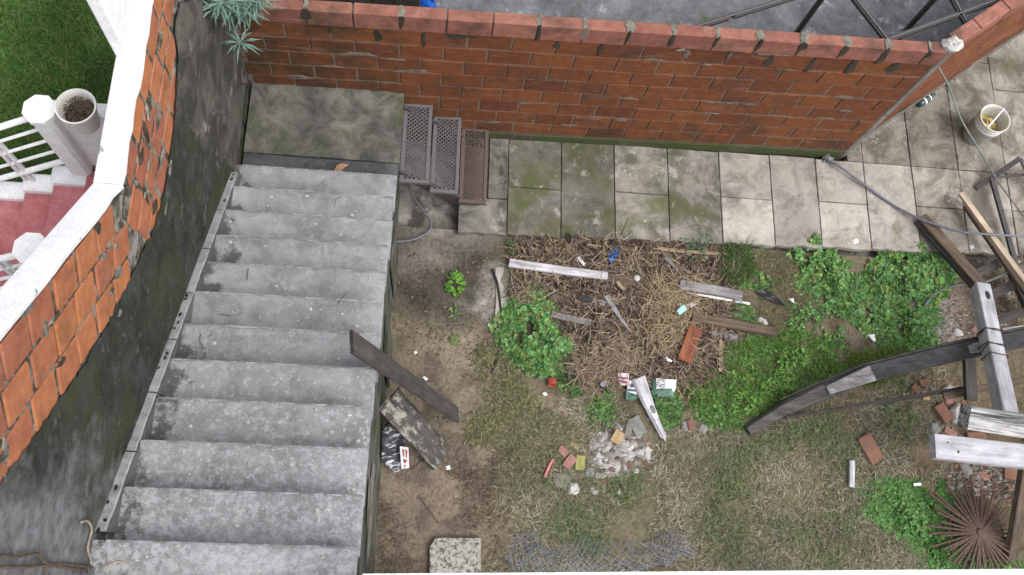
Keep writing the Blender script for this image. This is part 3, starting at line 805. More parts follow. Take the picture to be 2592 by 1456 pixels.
for i, (x, y, z) in enumerate(((-.065, 3.55, .60), (.195, 3.565, .40), (.455, 3.575, .20))):
    if i == 2: fr_me = fr_me.copy(); fr_me.materials[0] = MATS['metal_rust']; mp_me = mp_me.copy(); mp_me.materials[0] = MATS['metal_rust']
    o = inst('tread', fr_me, ms, T(x - .2, y - 3.55, z)); inst('mesh_panel', mp_me, o, Matrix.Identity(4))
for y in (3.55 - .30, 3.55 + .30):
    b = MB(); b.add([(x, y_ - 3.55, z) for y_ in (y - .012, y + .012) for x, z in ((-.385, .70), (-.385, .58), (.20, .02), (.33, .02), (.33, .10))],
                    [(0, 1, 2, 3, 4), (9, 8, 7, 6, 5)] + [(i, 5 + i, 5 + (i + 1) % 5, (i + 1) % 5) for i in range(5)])
    fixn(b.build('stringer', 'metal_dark', ms)).location.z = -.045

# ================================================================== TIMBER HELPER
def timber_mesh(L, w_, h_, seed=0, taper=1.0, bend=0.0, jag=.0, nseg=8, ch=.12, wob=.02):
    rr = random.Random(seed); b = MB(); vs = []; fs = []
    c = min(w_, h_) * ch
    for i in range(nseg + 1):
        t = i / nseg; k = 1 + (taper - 1) * t; W2 = w_ / 2 * k * (1 + rr.uniform(-wob, wob)); H2 = h_ / 2 * (k if taper < .9 else 1) * (1 + rr.uniform(-wob, wob))
        x = L * t; dy = bend * 4 * t * (1 - t)
        ring = [(-W2 + c, -H2), (W2 - c, -H2), (W2, -H2 + c), (W2, H2 - c), (W2 - c, H2), (-W2 + c, H2), (-W2, H2 - c), (-W2, -H2 + c)]
        for (y, z) in ring:
            e = rr.uniform(-jag, jag) if i in (0, nseg) else 0
            vs.append((x + e, y + dy, z))
    for i in range(nseg):
        for k in range(8): fs.append((i * 8 + k, i * 8 + (k + 1) % 8, (i + 1) * 8 + (k + 1) % 8, (i + 1) * 8 + k))
    fs += [tuple(range(7, -1, -1)), tuple(range(nseg * 8, nseg * 8 + 8))]
    return b.add(vs, fs)
def frame_of(p0, p1, roll=0.0):
    d_ = (p1 - p0).normalized(); up = Vector((0, 0, 1)); y = up.cross(d_)
    if y.length < 1e-4: y = Vector((0, 1, 0))
    y.normalize(); z = d_.cross(y)
    M = Matrix(((d_.x, y.x, z.x, p0.x), (d_.y, y.y, z.y, p0.y), (d_.z, y.z, z.z, p0.z), (0, 0, 0, 1)))
    return M @ Matrix.Rotation(roll, 4, 'X')
def timber(name, p0, p1, w_, h_, mat, label=None, cat=None, group=None, parent=None, roll=0.0, **kw):
    p0 = Vector(p0); p1 = Vector(p1); off = Vector((0, 0, h_ / 2))
    M = frame_of(p0 - off, p1 - off, roll)
    o = timber_mesh((p1 - p0).length, w_, h_, random.randint(0, 9999), **kw).build(name, mat, parent)
    o.matrix_local = M if parent is None else parent.matrix_world.inverted() @ M
    if label: tag(o, label, cat, group)
    return o
def gp(px, py, dz=.0):
    """point on the yard soil (with its relief) plus dz"""
    z = .0
    for _ in range(3):
        q = at(px, py, z + dz); z = gzf(q.x, q.y)
    return at(px, py, z + dz)
def lying(name, a, b_, wpx, h_, mat, label, cat='plank', lift=.0, **kw):
    """timber lying on the soil, traced by the centre line of its upper face"""
    p0 = gp(a[0], a[1], h_ + lift); p1 = gp(b_[0], b_[1], h_ + lift)
    dist = ((p0 + p1) / 2 - Vector((0, 0, CAMZ))).length
    kw.setdefault('jag', .010); kw.setdefault('wob', .05); kw.setdefault('bend', random.uniform(-.012, .012)); kw.setdefault('ch', .16)
    return timber(name, p0, p1, wpx * dist / FPX * 1.02, h_, mat, label, cat, **kw)

lying('plank', (1290, 664), (1538, 697), 21, .035, 'wood_white', 'long whitewashed plank lying across the rubbish heap near the paving edge', lift=.03)
lying('plank', (1520, 697), (1618, 712), 24, .03, 'wood_brown', 'short brown board end carrying the round white disc', lift=.012)
lying('plank', (1562, 695), (1566, 790), 30, .025, 'wood_brown', 'brown board half buried in straw between the whitewashed plank and the pointed stake')
lying('stick', (1563, 710), (1582, 733), 10, .015, 'wood_tan', 'tiny pale wood offcut just below the white disc', 'stick', lift=.04)
lying('stake', (1536, 748), (1600, 840), 15, .025, 'wood_grey', 'pale wooden stake with a pointed lower tip in the middle of the heap', 'stake', lift=.02, taper=.35)
lying('stick', (1500, 757), (1546, 771), 13, .02, 'wood_grey', 'short grey stick with a blackened left end', 'stick', lift=.01)
lying('charred_stub', (1468, 752), (1502, 759), 15, .03, 'rubber_black', 'blackened stub touching the left end of the short grey stick', 'stick', lift=.005)
lying('plank', (1396, 794), (1498, 816), 16, .025, 'wood_grey', 'grey lath right of the left leafy weed clump', lift=.01)
lying('stick', (1598, 806), (1628, 832), 6, .01, 'wood_tan', 'thin tan splinter right of the pointed stake', 'stick', lift=.01)
lying('plank', (1665, 628), (1842, 642), 9, .02, 'wood_tan', 'long thin tan lath lying along the paving edge', lift=.01)
lying('stick', (1682, 648), (1722, 692), 10, .02, 'wood_grey', 'grey slat slanting beside the small dark upright board', 'stick', lift=.01)
lying('plank', (1728, 674), (1730, 714), 20, .03, 'wood_dark', 'small dark board standing out of the heap', lift=.02)
lying('stick', (1737, 684), (1796, 726), 8, .015, 'wood_tan', 'tan stick running down from the small dark board', 'stick', lift=.02)
lying('plank', (1722, 720), (1878, 748), 24, .04, 'wood_grey', 'cracked grey beam above the white plastic pipe', lift=.03)
b = MB(); b.tube([gp(1738, 741, .03), gp(1820, 755, .035), gp(1897, 769, .02)], .012, 8); tag(b.build('pipe', 'plastic_white', smooth=True), 'thin white plastic pipe lying under the cracked grey beam', 'pipe')
lying('plank', (1752, 800), (1964, 838), 24, .075, 'wood_brown', 'dark squared beam lying right of the reddish board', lift=.0)
lying('plank', (1802, 845), (1866, 853), 15, .03, 'wood_grey', 'short grey board tucked below the dark squared beam')
lying('stick', (1826, 862), (1824, 940), 10, .02, 'wood_tan', 'yellowish upright lath at the left edge of the green weeds', 'stick', lift=.02)
lying('plank', (1763, 828), (1733, 912), 34, .03, 'wood_red', 'reddish-brown board with a dark nail hole on the heap', lift=.05)
lying('plank', (1650, 862), (1715, 868), 30, .02, 'wood_brown', 'brown wood panel half hidden in straw left of the reddish board')
lying('plank', (1455, 860), (1445, 960), 14, .02, 'wood_grey', 'narrow grey board at the right edge of the left weed clump', lift=.0)
o = lying('log', (1618, 955), (1684, 1106), 36, .07, 'wood_white', 'bleached white log with a knot and a broken pointed end', 'log', lift=.01, taper=.42, ch=.3, wob=.05)
b = MB(); b.tube([(0, 0, 0), (.028, 0, -.004), (.05, .004, -.01)], [.02, .009, .002], 6); b.build('broken_tip', 'wood_white', o, M=T(o.dimensions.x - .03, 0, 0))
b = MB(); b.lathe([(.001, .004), (.018, .005), (.026, .0)], 12, Matrix.Diagonal((1.5, .8, 1, 1))); b.build('knot', 'wood_grey', o, M=T(o.dimensions.x * .52, 0, .026))

# leaning boards at the stair
p_hi = at(889, 863, 2.72); p_lo = at(1158, 1050, .03)
timber('leaning_board', p_hi + Vector((0, 0, .0)), p_lo, .135, .022, 'wood_board', 'long dark board leaning from the ground up across the stair edge', 'board', jag=.012, nseg=12, wob=.012)
p_hi = at(985, 1010, .95); p_lo = at(1118, 1160, .03)
timber('leaning_board', p_hi, p_lo, .22, .025, 'wood_lichen', 'mossy lichen-covered board leaning against the stair side', 'board', jag=.03, nseg=12, wob=.03)
# broken speckled board
sb = MB(); P = [at(968, 1092, .5), at(988, 1066, .62), at(1022, 1092, .45), at(1030, 1185, .02), at(1000, 1198, .02), at(966, 1165, .25)]
nrm = (P[2] - P[0]).cross(P[4] - P[0]).normalized() * .02
vs = [v for v in P] + [v + nrm * (1 if nrm.z < 0 else -1) for v in P]; k = 6
sb.add(vs, [tuple(range(k)), tuple(range(2 * k - 1, k - 1, -1))] + [(i, k + i, k + (i + 1) % k, (i + 1) % k) for i in range(k)])
o = fixn(sb.build('broken_panel', 'speckle_board')); tag(o, 'broken black and white speckled panel leaning on the stair side', 'panel')
b = MB(); q = [at(1010, 1130, .42), at(1032, 1133, .40), at(1034, 1185, .06), at(1014, 1187, .06)]
b.add([v + Vector((.006, 0, .006)) for v in q], [(0, 1, 2, 3)]); lab = b.build('label_strip', 'paper_white', o); lab.matrix_parent_inverse = o.matrix_world.inverted()
b = MB()
for (u0, u1, v0, v1) in ((.2, .45, .1, .45), (.55, .8, .1, .5), (.25, .7, .55, .75), (.3, .5, .8, .97)):
    def uv(u, v): return q[0].lerp(q[1], u).lerp(q[3].lerp(q[2], u), v) + Vector((.010, 0, .010))
    b.add([uv(u0, v0), uv(u1, v0 + .06), uv((u0 + u1) / 2 + .04, v1), uv(u0 + .05, v1)], [(0, 1, 2, 3)])
b.build('red_print', 'plastic_red', o)

# ================================================================== RIGHT-HAND TIMBER JUMBLE
cs = thing('curved_shaft', 'long curved dark wooden shaft rising from the soil towards the right', 'shaft', at(1895, 1090, 0))
pts = [(1893, 1090, .03), (1985, 1035, .14), (2080, 992, .25), (2200, 945, .38), (2330, 912, .50), (2450, 885, .62), (2530, 868, .70), (2700, 832, .84)]
P = [at(a, b_, z) for a, b_, z in pts]
def ribbon(P, w_, h_, name, mat, parent, side=0.0, lift=0.0):
    b = MB(); vs = []; fs = []
    for i, p_ in enumerate(P):
        d_ = (P[min(i + 1, len(P) - 1)] - P[max(i - 1, 0)]); d_.z = 0; d_.normalize(); n_ = Vector((-d_.y, d_.x, 0)); kk = .55 + .45 * min(1, i / 2)
        c_ = p_ + n_ * side + Vector((0, 0, lift))
        W2 = w_ / 2 * kk; e = .008
        for (a, z) in ((-W2 + e, 0), (W2 - e, 0), (W2, -e), (W2, -h_ + e), (W2 - e, -h_), (-W2 + e, -h_), (-W2, -h_ + e), (-W2, -e)):
            vs.append(c_ + n_ * a + Vector((0, 0, z)) - parent.location)
    n = len(P)
    for i in range(n - 1):
        for k in range(8): fs.append((i * 8 + k, i * 8 + (k + 1) % 8, (i + 1) * 8 + (k + 1) % 8, (i + 1) * 8 + k))
    fs += [tuple(range(8)), tuple(range(n * 8 - 1, n * 8 - 9, -1))]
    b.add(vs, fs); return fixn(b.build(name, mat, parent))
wood('wood_greydark', (.15, .14, .135), (.07, .065, .06))
mid0 = P[2].lerp(P[3], .2)
ribbon(P, .145, .08, 'beam', 'wood_black', cs)
ribbon(P[1:], .02, .06, 'back_strip', 'wood_dark', cs, .086, .004)
ribbon(P[:3] + [mid0], .118, .02, 'front_facing', 'wood_greydark', cs, -.004, .016)
mid = [at(2092, 988, .275), at(2140, 970, .33), at(2205, 945, .40)]
ribbon(mid, .14, .03, 'splice_block', 'wood_grey', cs, -.002, .03)
lite = [at(2452, 885, .635), at(2500, 874, .68), at(2530, 868, .71)]
ribbon(lite, .13, .02, 'nailed_plate', 'wood_grey', cs, .0, .012)
# support foot under the shaft
fo = timber('support_board', at(2457, 895, .46), at(2462, 1012, .42), .105, .05, 'wood_dark', 'short dark board crossing under the curved shaft near the wired post', 'board')
timber('thin_rail', at(1990, 1056, .05), at(2470, 978, .33), .022, .03, 'wood_dark', 'thin dark rail running below the curved shaft', 'rail', taper=1.8)
timber('grey_rail', at(2390, 1003, .30), at(2700, 940, .48), .065, .03, 'wood_brown', 'weathered flat rail passing under the wired grey post', 'rail')
# wired post
cp0 = at(2492, 722, .66); cp1 = at(2563, 1052, 1.05)
wp = timber('wired_post', cp0, cp1, .125, .14, 'wood_lilac', 'grey squared post with a charred knot hole, lashed to the shaft with wire', 'post', roll=R(4), ch=.06, wob=.01)
b = MB(); b.lathe([(.001, .0), (.016, .003), (.026, .001), (.03, -.004)], 10, Matrix.Diagonal((1.7, .8, 1, 1))); b.build('knot_hole', 'rubber_black', wp, M=T(.13, .012, .071))
for i, (x, sl) in enumerate(((.47, .03), (.50, -.02), (.60, .05), (.66, -.03), (.72, .02))):
    b = MB(); h2 = .074; pts_ = [(x, -h2, -h2), (x + sl * .5, h2, -h2), (x + sl, h2, h2), (x + sl * .6, -h2, h2), (x, -h2, -h2)]
    b.tube(pts_, .0045, 5); b.build('wire_loop', 'wire_dark', wp)
# two big bleached beams
timber('striped_beam', at(2455, 1050, 1.22), at(2720, 1092, 1.22), .175, .15, 'wood_striped', 'black and white grained beam end just above the pale nailed beam', 'beam', ch=.05, wob=.008, roll=R(20))
nb = timber('pale_beam', at(2368, 1128, 1.12), at(2720, 1168, 1.12), .185, .09, 'wood_lilac', 'pale lilac-grey beam with nail holes at the right edge', 'beam', ch=.06, wob=.008)
for (x, y, r_) in ((.10, .035, .006), (.18, -.028, .009)):
    b = MB(); b.lathe([(.0005, .0), (r_, .0006), (r_ * 1.2, -.001)], 10); b.build('nail_hole', 'rubber_black', nb, M=T(x, y, .0462))
# trestle that carries them (its legs show dark below the beams)
tr = thing('timber_trestle', 'dark trestle legs under the pale beams at the right edge', 'trestle', at(2592, 1250, 0))
def leg(a, b_, w_=.10, h_=.05, mat='wood_dark'): return timber('leg', a, b_, w_, h_, mat, parent=tr)
bpy.context.view_layer.update()
q = at(2575, 1150, 1.0)
leg(Vector((q.x + .12, q.y + .06, 1.02)), Vector((q.x + .52, q.y - .72, .02)), .12, .06, 'wood_brown')
leg(Vector((q.x + .75, q.y + .1, 1.02)), Vector((q.x + .85, q.y + .3, .02)), .10, .06)
leg(Vector((q.x + .75, q.y - .1, 1.02)), Vector((q.x + .85, q.y - .4, .02)), .10, .06)
t_ = timber('cross_bar', Vector((q.x - .02, q.y + .02, 1.025)), Vector((q.x + .85, q.y + .02, 1.025)), .09, .05, 'wood_dark', parent=tr)
# ladder-like dark frame
lf = thing('ladder_frame', 'dark ladder-like timber frame lying on the soil behind the wired post', 'ladder', at(2480, 720, 0))
bpy.context.view_layer.update()
timber('rail', at(2336, 546, .14), at(2500, 735, .30), .105, .035, 'wood_brown', parent=lf)
timber('rail', at(2322, 560, .10), at(2484, 745, .25), .03, .05, 'wood_black', parent=lf)
for a, b_ in (((2465, 697), (2560, 650)), ((2490, 752), (2620, 700)), ((2520, 812), (2640, 775))):
    timber('rung', at(a[0], a[1], .14), at(b_[0], b_[1], .14), .085, .03, 'wood_dark', parent=lf)
timber('rail', at(2540, 640, .155), at(2640, 860, .155), .05, .05, 'wood_dark', parent=lf)
timber('new_lath', at(2434, 487, .24), at(2640, 770, .34), .055, .03, 'wood_new', 'long pale new-looking lath lying over the dark frame', 'lath')
timber('dark_lath', at(2445, 520, .17), at(2640, 800, .25), .045, .035, 'wood_brown', 'dark lath directly under the pale new lath', 'lath')
b0 = timber('angle_bar', at(2472, 476, .075), at(2584, 400, .32), .05, .02, 'metal_dark', 'dark angle bar with a raised end at the right edge', 'bar')
timber('angle_bar', at(2512, 448, .16), at(2580, 690, .16), .05, .03, 'metal_dark', 'long thin dark bar running down past the pale lath', 'bar')
timber('angle_bar', at(2524, 448, .19), at(2660, 436, .22), .02, .02, 'metal_dark', 'short thin dark bar branching off the raised angle bar', 'bar')
timber('angle_bar', at(2586, 402, .31), at(2640, 520, .08), .035, .02, 'metal_dark', 'dark bar dropping from the tip of the raised angle bar', 'bar')
timber('pale_slat', at(2540, 838, .40), at(2700, 815, .44), .05, .02, 'wood_white', 'whitish slat end behind the wired post', 'slat')

# ================================================================== IRON FRAME BEHIND THE WALL
fz = 1.80
ir = thing('iron_frame', 'dark angle-iron bars fanning out above the patio behind the brick wall', 'frame', (2.6, 4.6, 0))
bpy.context.view_layer.update()
def iron(a, b_, w_=.042):
    p0, p1 = at(a[0], a[1], fz), at(b_[0], b_[1], fz)
    o = timber('bar', p0, p1, w_, .03, 'metal_dark', parent=ir, ch=.05, wob=0)
    L = (p1 - p0).length; m_ = MB(); m_.box((0, -.006, .0155), (L, .002, .028)); m_.build('flange', 'metal_step', o); return o
iron((1755, 70), (2110, -40)); iron((2120, -60), (2246, 100)); iron((2246, 100), (2640, -42)); iron((2400, -30), (2448, 60))
timber('bar', at(1825, 75, fz), at(1862, 36, fz), .018, .015, 'metal_rust', parent=ir, wob=0)
for a in ((2110, -45), (2400, -40), (2650, -50)):
    q = at(a[0], a[1], fz); m_ = MB(); m_.tube([(q.x - 2.6, q.y - 4.6, -.01), (q.x - 2.6, q.y - 4.6, fz - .03)], .025, 6); m_.build('post', 'metal_dark', ir)

# dark shed, its unseen height added to shade the corner, and clutter behind the wall at the top
sh = thing('dark_shed', 'dark brown timber shed front, made tall to shade the corner, just behind the left end of the brick wall', 'shed', (-.9, 4.75, 0))
xs = -.62
for i in range(7):
    m_ = MB(); m_.box((-.62 + i * .20, -.012 + .004 * (i % 2), -.05), (-.62 + i * .20 + .194, .02, 3.2)); o = m_.build('plank', 'wood_dark', sh)
m_ = MB(); m_.box((-.8, -.25, 3.21), (.92, 1.2, 3.27)); m_.build('roof', 'metal_rust', sh)
m_ = MB(); m_.box((-.62, .022, -.05), (.79, 1.0, 3.2)); m_.build('body', 'wood_dark', sh)
tb = MB(); q = at(1068, 8, .35)
def crumple(cx, cy, z0, rx, ry, h_, seed, n=14, m_=6):
    rr = random.Random(seed); b = MB(); vs = [(0, 0, h_)]; fs = []
    for j in range(1, m_ + 1):
        for i in range(n):
            t = 2 * math.pi * i / n; r_ = j / m_ * (1 + rr.uniform(-.18, .18)); vs.append((rx * r_ * math.cos(t), ry * r_ * math.sin(t), h_ * (1 - (j / m_) ** 1.6) * (1 + rr.uniform(-.25, .25))))
    for i in range(n): fs.append((0, 1 + i, 1 + (i + 1) % n))
    for j in range(m_ - 1):
        for i in range(n):
            a = 1 + j * n + i; c_ = 1 + j * n + (i + 1) % n; fs.append((a, a + n, c_ + n)); fs.append((a, c_ + n, c_))
    b.add(vs, fs); return b, (cx, cy, z0)
b, lc = crumple(q.x, q.y, 0, .21, .30, .55, 3); o = b.build('tarp_bundle', 'plastic_blue', loc=(q.x, q.y, -.004)); fixn(o); tag(o, 'bright blue plastic sheet bundle behind the brick wall', 'tarp')
m_ = MB(); m_.tube([at(1042, 4, .52) - Vector((q.x, q.y, 0)), at(1066, 24, .5) - Vector((q.x, q.y, 0)), at(1098, 26, .5) - Vector((q.x, q.y, 0))], .012, 6); m_.build('cord', 'plastic_white', o)
q = at(1012, 8, .3); cb = thing('cardboard_box', 'open pale box with a crumpled clear bag behind the wall', 'box', (q.x, q.y, 0))
m_ = MB()
for (lo_, hi_) in (((-.11, -.16, 0), (-.1, .16, .3)), ((.1, -.16, 0), (.11, .16, .3)), ((-.099, -.16, 0), (.099, -.15, .3)), ((-.099, .15, 0), (.099, .16, .3)), ((-.099, -.149, 0), (.099, .149, .01))): m_.box(lo_, hi_)
m_.build('carton', 'cardboard', cb)
b, lc = crumple(0, 0, 0, .085, .12, .2, 8); b.build('bag', 'paper_white', cb, loc=(.0, .0, .14))
m_ = MB(); m_.box((-.12, -.015, 0), (.12, .015, .02)); m_.box((-.13, -.16, 0), (-.10, -.016, .02)); q = at(965, 12, .4); m_.box((-.03, -.05, -.4), (.03, -.017, -.001)); o = m_.build('wood_angle', 'wood_tan', loc=(q.x, q.y, .4)); tag(o, 'small tan wooden bracket beside the pale box behind the wall', 'bracket')

# ================================================================== NEIGHBOUR'S STAIR, RAILINGS, POT (left)
NZ = 2.05
pb_ = at(222, 432, NZ)          # base of the newel post on the neighbour's landing
ns = thing('red_stair', "neighbour's red-painted stair with white step ends beyond the white coping", 'staircase', (pb_.x, pb_.y, 0))
NRUN, NRISE = .235, .16
m_ = MB(); m_.box((-.06, -1.0, LAWNZ - 2.1), (-1.60 - pb_.x, .0, NZ - NZ)); 
lm = MB(); lm.box((.0, -.95, LAWNZ - .05), (-1.605 - pb_.x, -.001, NZ)); lm.build('landing', 'red_floor', ns)
for i in range(1, 9):
    z = NZ - NRISE * i; x1 = -NRUN * (i - 1); x0 = -NRUN * i
    m_ = MB(); m_.box((x0 - .02, -.95, max(LAWNZ - .05, z - .5)), (x1 - .001, -.05, z), None, .004); m_.build('step', 'red_floor', ns)
    m_ = MB(); m_.box((x0 - .03, -.049, z - .04), (x1 - .005, .075, z + .05), None, .012); m_.build('step_end', 'white_paint', ns)
m_ = MB(); m_.prism([(-1.95, LAWNZ), (-1.95, LAWNZ + .1), (-.02, NZ - .05), (-.02, LAWNZ)], -.046, .06, Matrix(((1, 0, 0, 0), (0, 0, 1, 0), (0, 1, 0, 0), (0, 0, 0, 1)))) if False else None
# tiled floor strip behind the post
m_ = MB(); m_.box((.0, .012, LAWNZ - .05), (-1.605 - pb_.x, .26, NZ + .012)); m_.build('tiled_floor', 'brick_chunk', ns)
rg = random.Random(2)
for i in range(4):
    for j in range(3):
        m_ = MB(); m_.box((.008 + i * .115, .02 + j * .08, NZ + .0125), (.008 + i * .115 + .108, .02 + j * .08 + .073, NZ + .02 + rg.uniform(0, .004)), None, .004); m_.build('floor_tile', 'brick_chunk', ns)
PH = .72
def newel(root, x, y, zb_, h_, w_=.13):
    m_ = MB(); m_.box((x - w_ / 2, y - w_ / 2, zb_), (x + w_ / 2, y + w_ / 2, zb_ + h_), None, .02); m_.build('newel_post', 'white_paint', root)
    c = [(math.cos(R(22.5 + 45 * k)) * w_ * .72 + x, math.sin(R(22.5 + 45 * k)) * w_ * .72 + y) for k in range(8)]
    m_ = MB(); m_.prism(c, zb_ + h_ + .001, zb_ + h_ + .035); m_.build('post_cap', 'white_paint', root)
def railing(label, y, x_top, zt, n_bars, length, spans):
    rl = thing('stair_railing', label, 'railing', (x_top, y, 0)); sl_ = NRISE / NRUN
    newel(rl, 0, 0, zt, PH)
    for i in range(n_bars):
        z = zt + .10 + (PH - .16) * i / (n_bars - 1); r_ = .020 if i in (0, n_bars - 1) else .011
        m_ = MB(); m_.tube([(-.06, 0, z), (-length, 0, z - (length - .06) * sl_)], r_, 8); m_.build('bar', 'white_paint', rl, smooth=True)
    for s_ in spans:
        m_ = MB()
        for dx in (-.022, .022): m_.box((-s_ + dx - .012, -.012, zt + .07 - s_ * sl_ - .12), (-s_ + dx + .012, .012, zt + PH - .04 - s_ * sl_), None, .003)
        m_.build('upright', 'white_paint', rl)
    return rl
railing("far white railing of the neighbour's red stair below the flower pot", pb_.y + .02, pb_.x - .03, NZ, 5, 1.9, (.42, 1.2))
q2 = at(120, 640, NZ)
railing("near white railing of the neighbour's red stair beside the coping", pb_.y - .80, pb_.x + .07, NZ, 5, 1.9, (.25, .55, .9))
# ledge between post and wall, with the pot
lg = thing('white_ledge', 'short white ledge carrying the flower pot between post and coping', 'ledge', (pb_.x, pb_.y + .02, 0))
lz = NZ + .70
ly = at(255, 278, lz).y - pb_.y - .02
m_ = MB(); m_.box((.0, ly - .045, LAWNZ - .05), (-1.60 - pb_.x, ly + .045, lz), None, .01); m_.build('ledge_wall', 'white_paint', lg)
pc = at(192, 270, lz + .2)
pt = thing('flower_pot', 'round white flower pot full of dead brown stems', 'flower pot', (pc.x, pc.y, lz + .001))
m_ = MB(); m_.lathe([(.001, .0), (.068, .0), (.072, .01), (.098, .185), (.106, .186), (.108, .205), (.1, .207), (.092, .19), (.082, .11)], 32); m_.build('pot', 'bucket_white', pt, smooth=False)
m_ = MB(); m_.lathe([(.001, .125), (.05, .122), (.084, .118)], 20); m_.build('soil', 'potsoil', pt)
rr = random.Random(4); m_ = MB()
for i in range(90):
    a = rr.uniform(0, 6.28); r_ = rr.uniform(0, .06); a2 = a + rr.uniform(-2, 2)
    p0 = Vector((r_ * math.cos(a), r_ * math.sin(a), .124)); p2 = p0 + Vector((math.cos(a2), math.sin(a2), 0)) * rr.uniform(.03, .09)
    if p2.xy.length > .085: p2.xy = p2.xy * (.085 / p2.xy.length)
    p2.z = .13 + rr.uniform(0, .04); m_.tube([p0, (p0 + p2) / 2 + Vector((0, 0, .03)), p2], .0022, 4, False)
tag(m_.build('dead_stems', 'twig', pt), kind='stuff')

# ================================================================== HOUSE SIDE (white parapet below the camera)
hp = thing('house_parapet', 'white painted parapet edge along the bottom of the view', 'parapet', (1.5, -.2, 0))
e0 = at(905, 1452, 6.5); e1 = at(2592, 1440, 6.5)
dxy = (e1 - e0); 
m_ = MB()
y_at = lambda x: e0.y + (x - e0.x) * dxy.y / dxy.x
vs = []
X0, X1 = e0.x, 6.5
for z, o_ in ((6.46, -.004), (6.5, -.0), (6.505, -.012)):
    vs += [(X0 + (.0 if z < 6.5 else .006) - 1.5, y_at(X0) + o_ + .2, z), (X1 - 1.5, y_at(X1) + o_ + .2, z), (X1 - 1.5, -.22 + .2, z), (X0 - 1.5, -.22 + .2, z)]
fs = []
for j in range(2):
    for i in range(4): fs.append((j * 4 + i, j * 4 + (i + 1) % 4, (j + 1) * 4 + (i + 1) % 4, (j + 1) * 4 + i))
fs += [(0, 3, 2, 1), (8, 9, 10, 11)]
m_.add(vs, fs); fixn(m_.build('sill', 'house_white', hp))
m_ = MB(); m_.box((X0 + .03 - 1.5, -.21 + .2, 5.95), (X1 - 1.5, -.03 + .2, 6.455)); m_.build('parapet_wall', 'house_white', hp)
for cx_ in (X0 + .04, 3.2, 6.25):
    m_ = MB(); m_.box((cx_ - 1.5, -.20 + .2, -.06), (cx_ + .15 - 1.5, -.05 + .2, 5.948)); m_.build('column', 'house_white', hp)

# ================================================================== BUCKET, BOTTLE, SMALL THINGS
q = at(2458, 352, .06); bt = at(2521, 294, .40)
bk = thing('bucket', 'dirty white plastic bucket with yellow scraps on the right-hand paving', 'bucket', (5.50, 4.43, .062))
bk.location = ((q.x + bt.x) / 2, (q.y + bt.y) / 2, .062)
H_ = .36
m_ = MB(); m_.lathe([(.001, 0), (.115, 0), (.12, .008), (.138, .25)], 32); m_.build('body', 'bucket_grey', bk, smooth=True)
m_ = MB(); m_.lathe([(.138, .251), (.144, .255), (.144, .275), (.1395, .28), (.140, .30), (.147, .303), (.147, .318), (.141, .322), (.142, H_ - .02), (.150, H_ - .014), (.150, H_), (.142, H_), (.134, H_ - .02), (.126, .16), (.001, .15)], 32); m_.build('rim', 'bucket_white', bk, smooth=False)
m_ = MB(); m_.lathe([(.001, .2), (.06, .215), (.127, .2)], 18); m_.build('filling', 'cardboard', bk)
rr = random.Random(9)
for i in range(7):
    m_ = MB(); a = rr.uniform(0, 6.28); r_ = rr.uniform(.02, .075)
    M = T(r_ * math.cos(a), r_ * math.sin(a), .225 + .006 * i) @ Matrix.Rotation(rr.uniform(0, 3), 4, 'Z') @ Matrix.Rotation(rr.uniform(-.6, .6), 4, 'X')
    m_.box((-.035, -.025, -.003), (.035, .025, .003), M); m_.build('scrap', 'cardboard', bk)
m_ = MB(); m_.tube([(-.10, -.11, H_ + .004), (0, .0, H_ + .012), (.10, .11, H_ + .004)], .008, 6); m_.build('handle', 'plastic_white', bk)
m_ = MB(); q = at(2345, 252, .1); M = T(q.x, q.y, .1) @ Matrix.Rotation(R(35), 4, 'Z') @ Matrix.Rotation(R(90), 4, 'Y')
m_.lathe([(.001, -.11), (.03, -.108), (.038, -.09), (.036, -.03), (.038, 0), (.036, .03), (.03, .06), (.013, .095), (.013, .12), (.001, .121)], 18, M); bo = m_.build('bottle', 'bottle_glass', smooth=True); tag(bo, 'dark greenish plastic bottle lying at the foot of the right brick wall', 'bottle')
m_ = MB(); m_.lathe([(.0385, -.05), (.0387, -.04), (.0385, -.03)], 18, M); m_.lathe([(.037, .022), (.0375, .03), (.036, .036)], 18, M); m_.build('label_band', 'paper_white', bo)

def path(name, pts, r_, mat, label, cat, n=7, sm=6):
    P = [Vector(x) for x in pts]; Q = []
    for i in range(len(P) - 1):
        p0 = P[max(i - 1, 0)]; p1 = P[i]; p2 = P[i + 1]; p3 = P[min(i + 2, len(P) - 1)]
        for k in range(sm):
            t = k / sm; Q.append(.5 * ((2 * p1) + (p2 - p0) * t + (2 * p0 - 5 * p1 + 4 * p2 - p3) * t * t + (3 * p1 - p0 - 3 * p2 + p3) * t ** 3))
    Q.append(P[-1]); b = MB(); b.tube(Q, r_, n); return tag(b.build(name, mat, smooth=True), label, cat)
path('hose', [at(a, b_, z) for a, b_, z in ((2092, 404, .09), (2130, 425, .12), (2180, 462, .10), (2265, 522, .08), (2350, 563, .17), (2440, 588, .26), (2520, 594, .30), (2640, 602, .28))], .012, 'hose_grey', 'grey-blue hose running from the wall corner to the right edge', 'hose')
path('cable', [at(a, b_, z) for a, b_, z in ((2366, 150, 1.72), (2380, 178, 1.5), (2405, 225, 1.2), (2432, 300, 1.0), (2482, 385, .9), (2535, 472, .95), (2640, 610, 1.1))], .007, 'cable_green', 'thin pale cable hanging from the wall past the bucket', 'cable')
path('hose', [gp(a, b_, .012) for a, b_ in ((1246, 682), (1258, 715), (1265, 760), (1268, 810), (1266, 860), (1256, 915), (1244, 945))], .011, 'rubber_black', 'black hose lying along the concrete strip beside the weeds', 'hose')
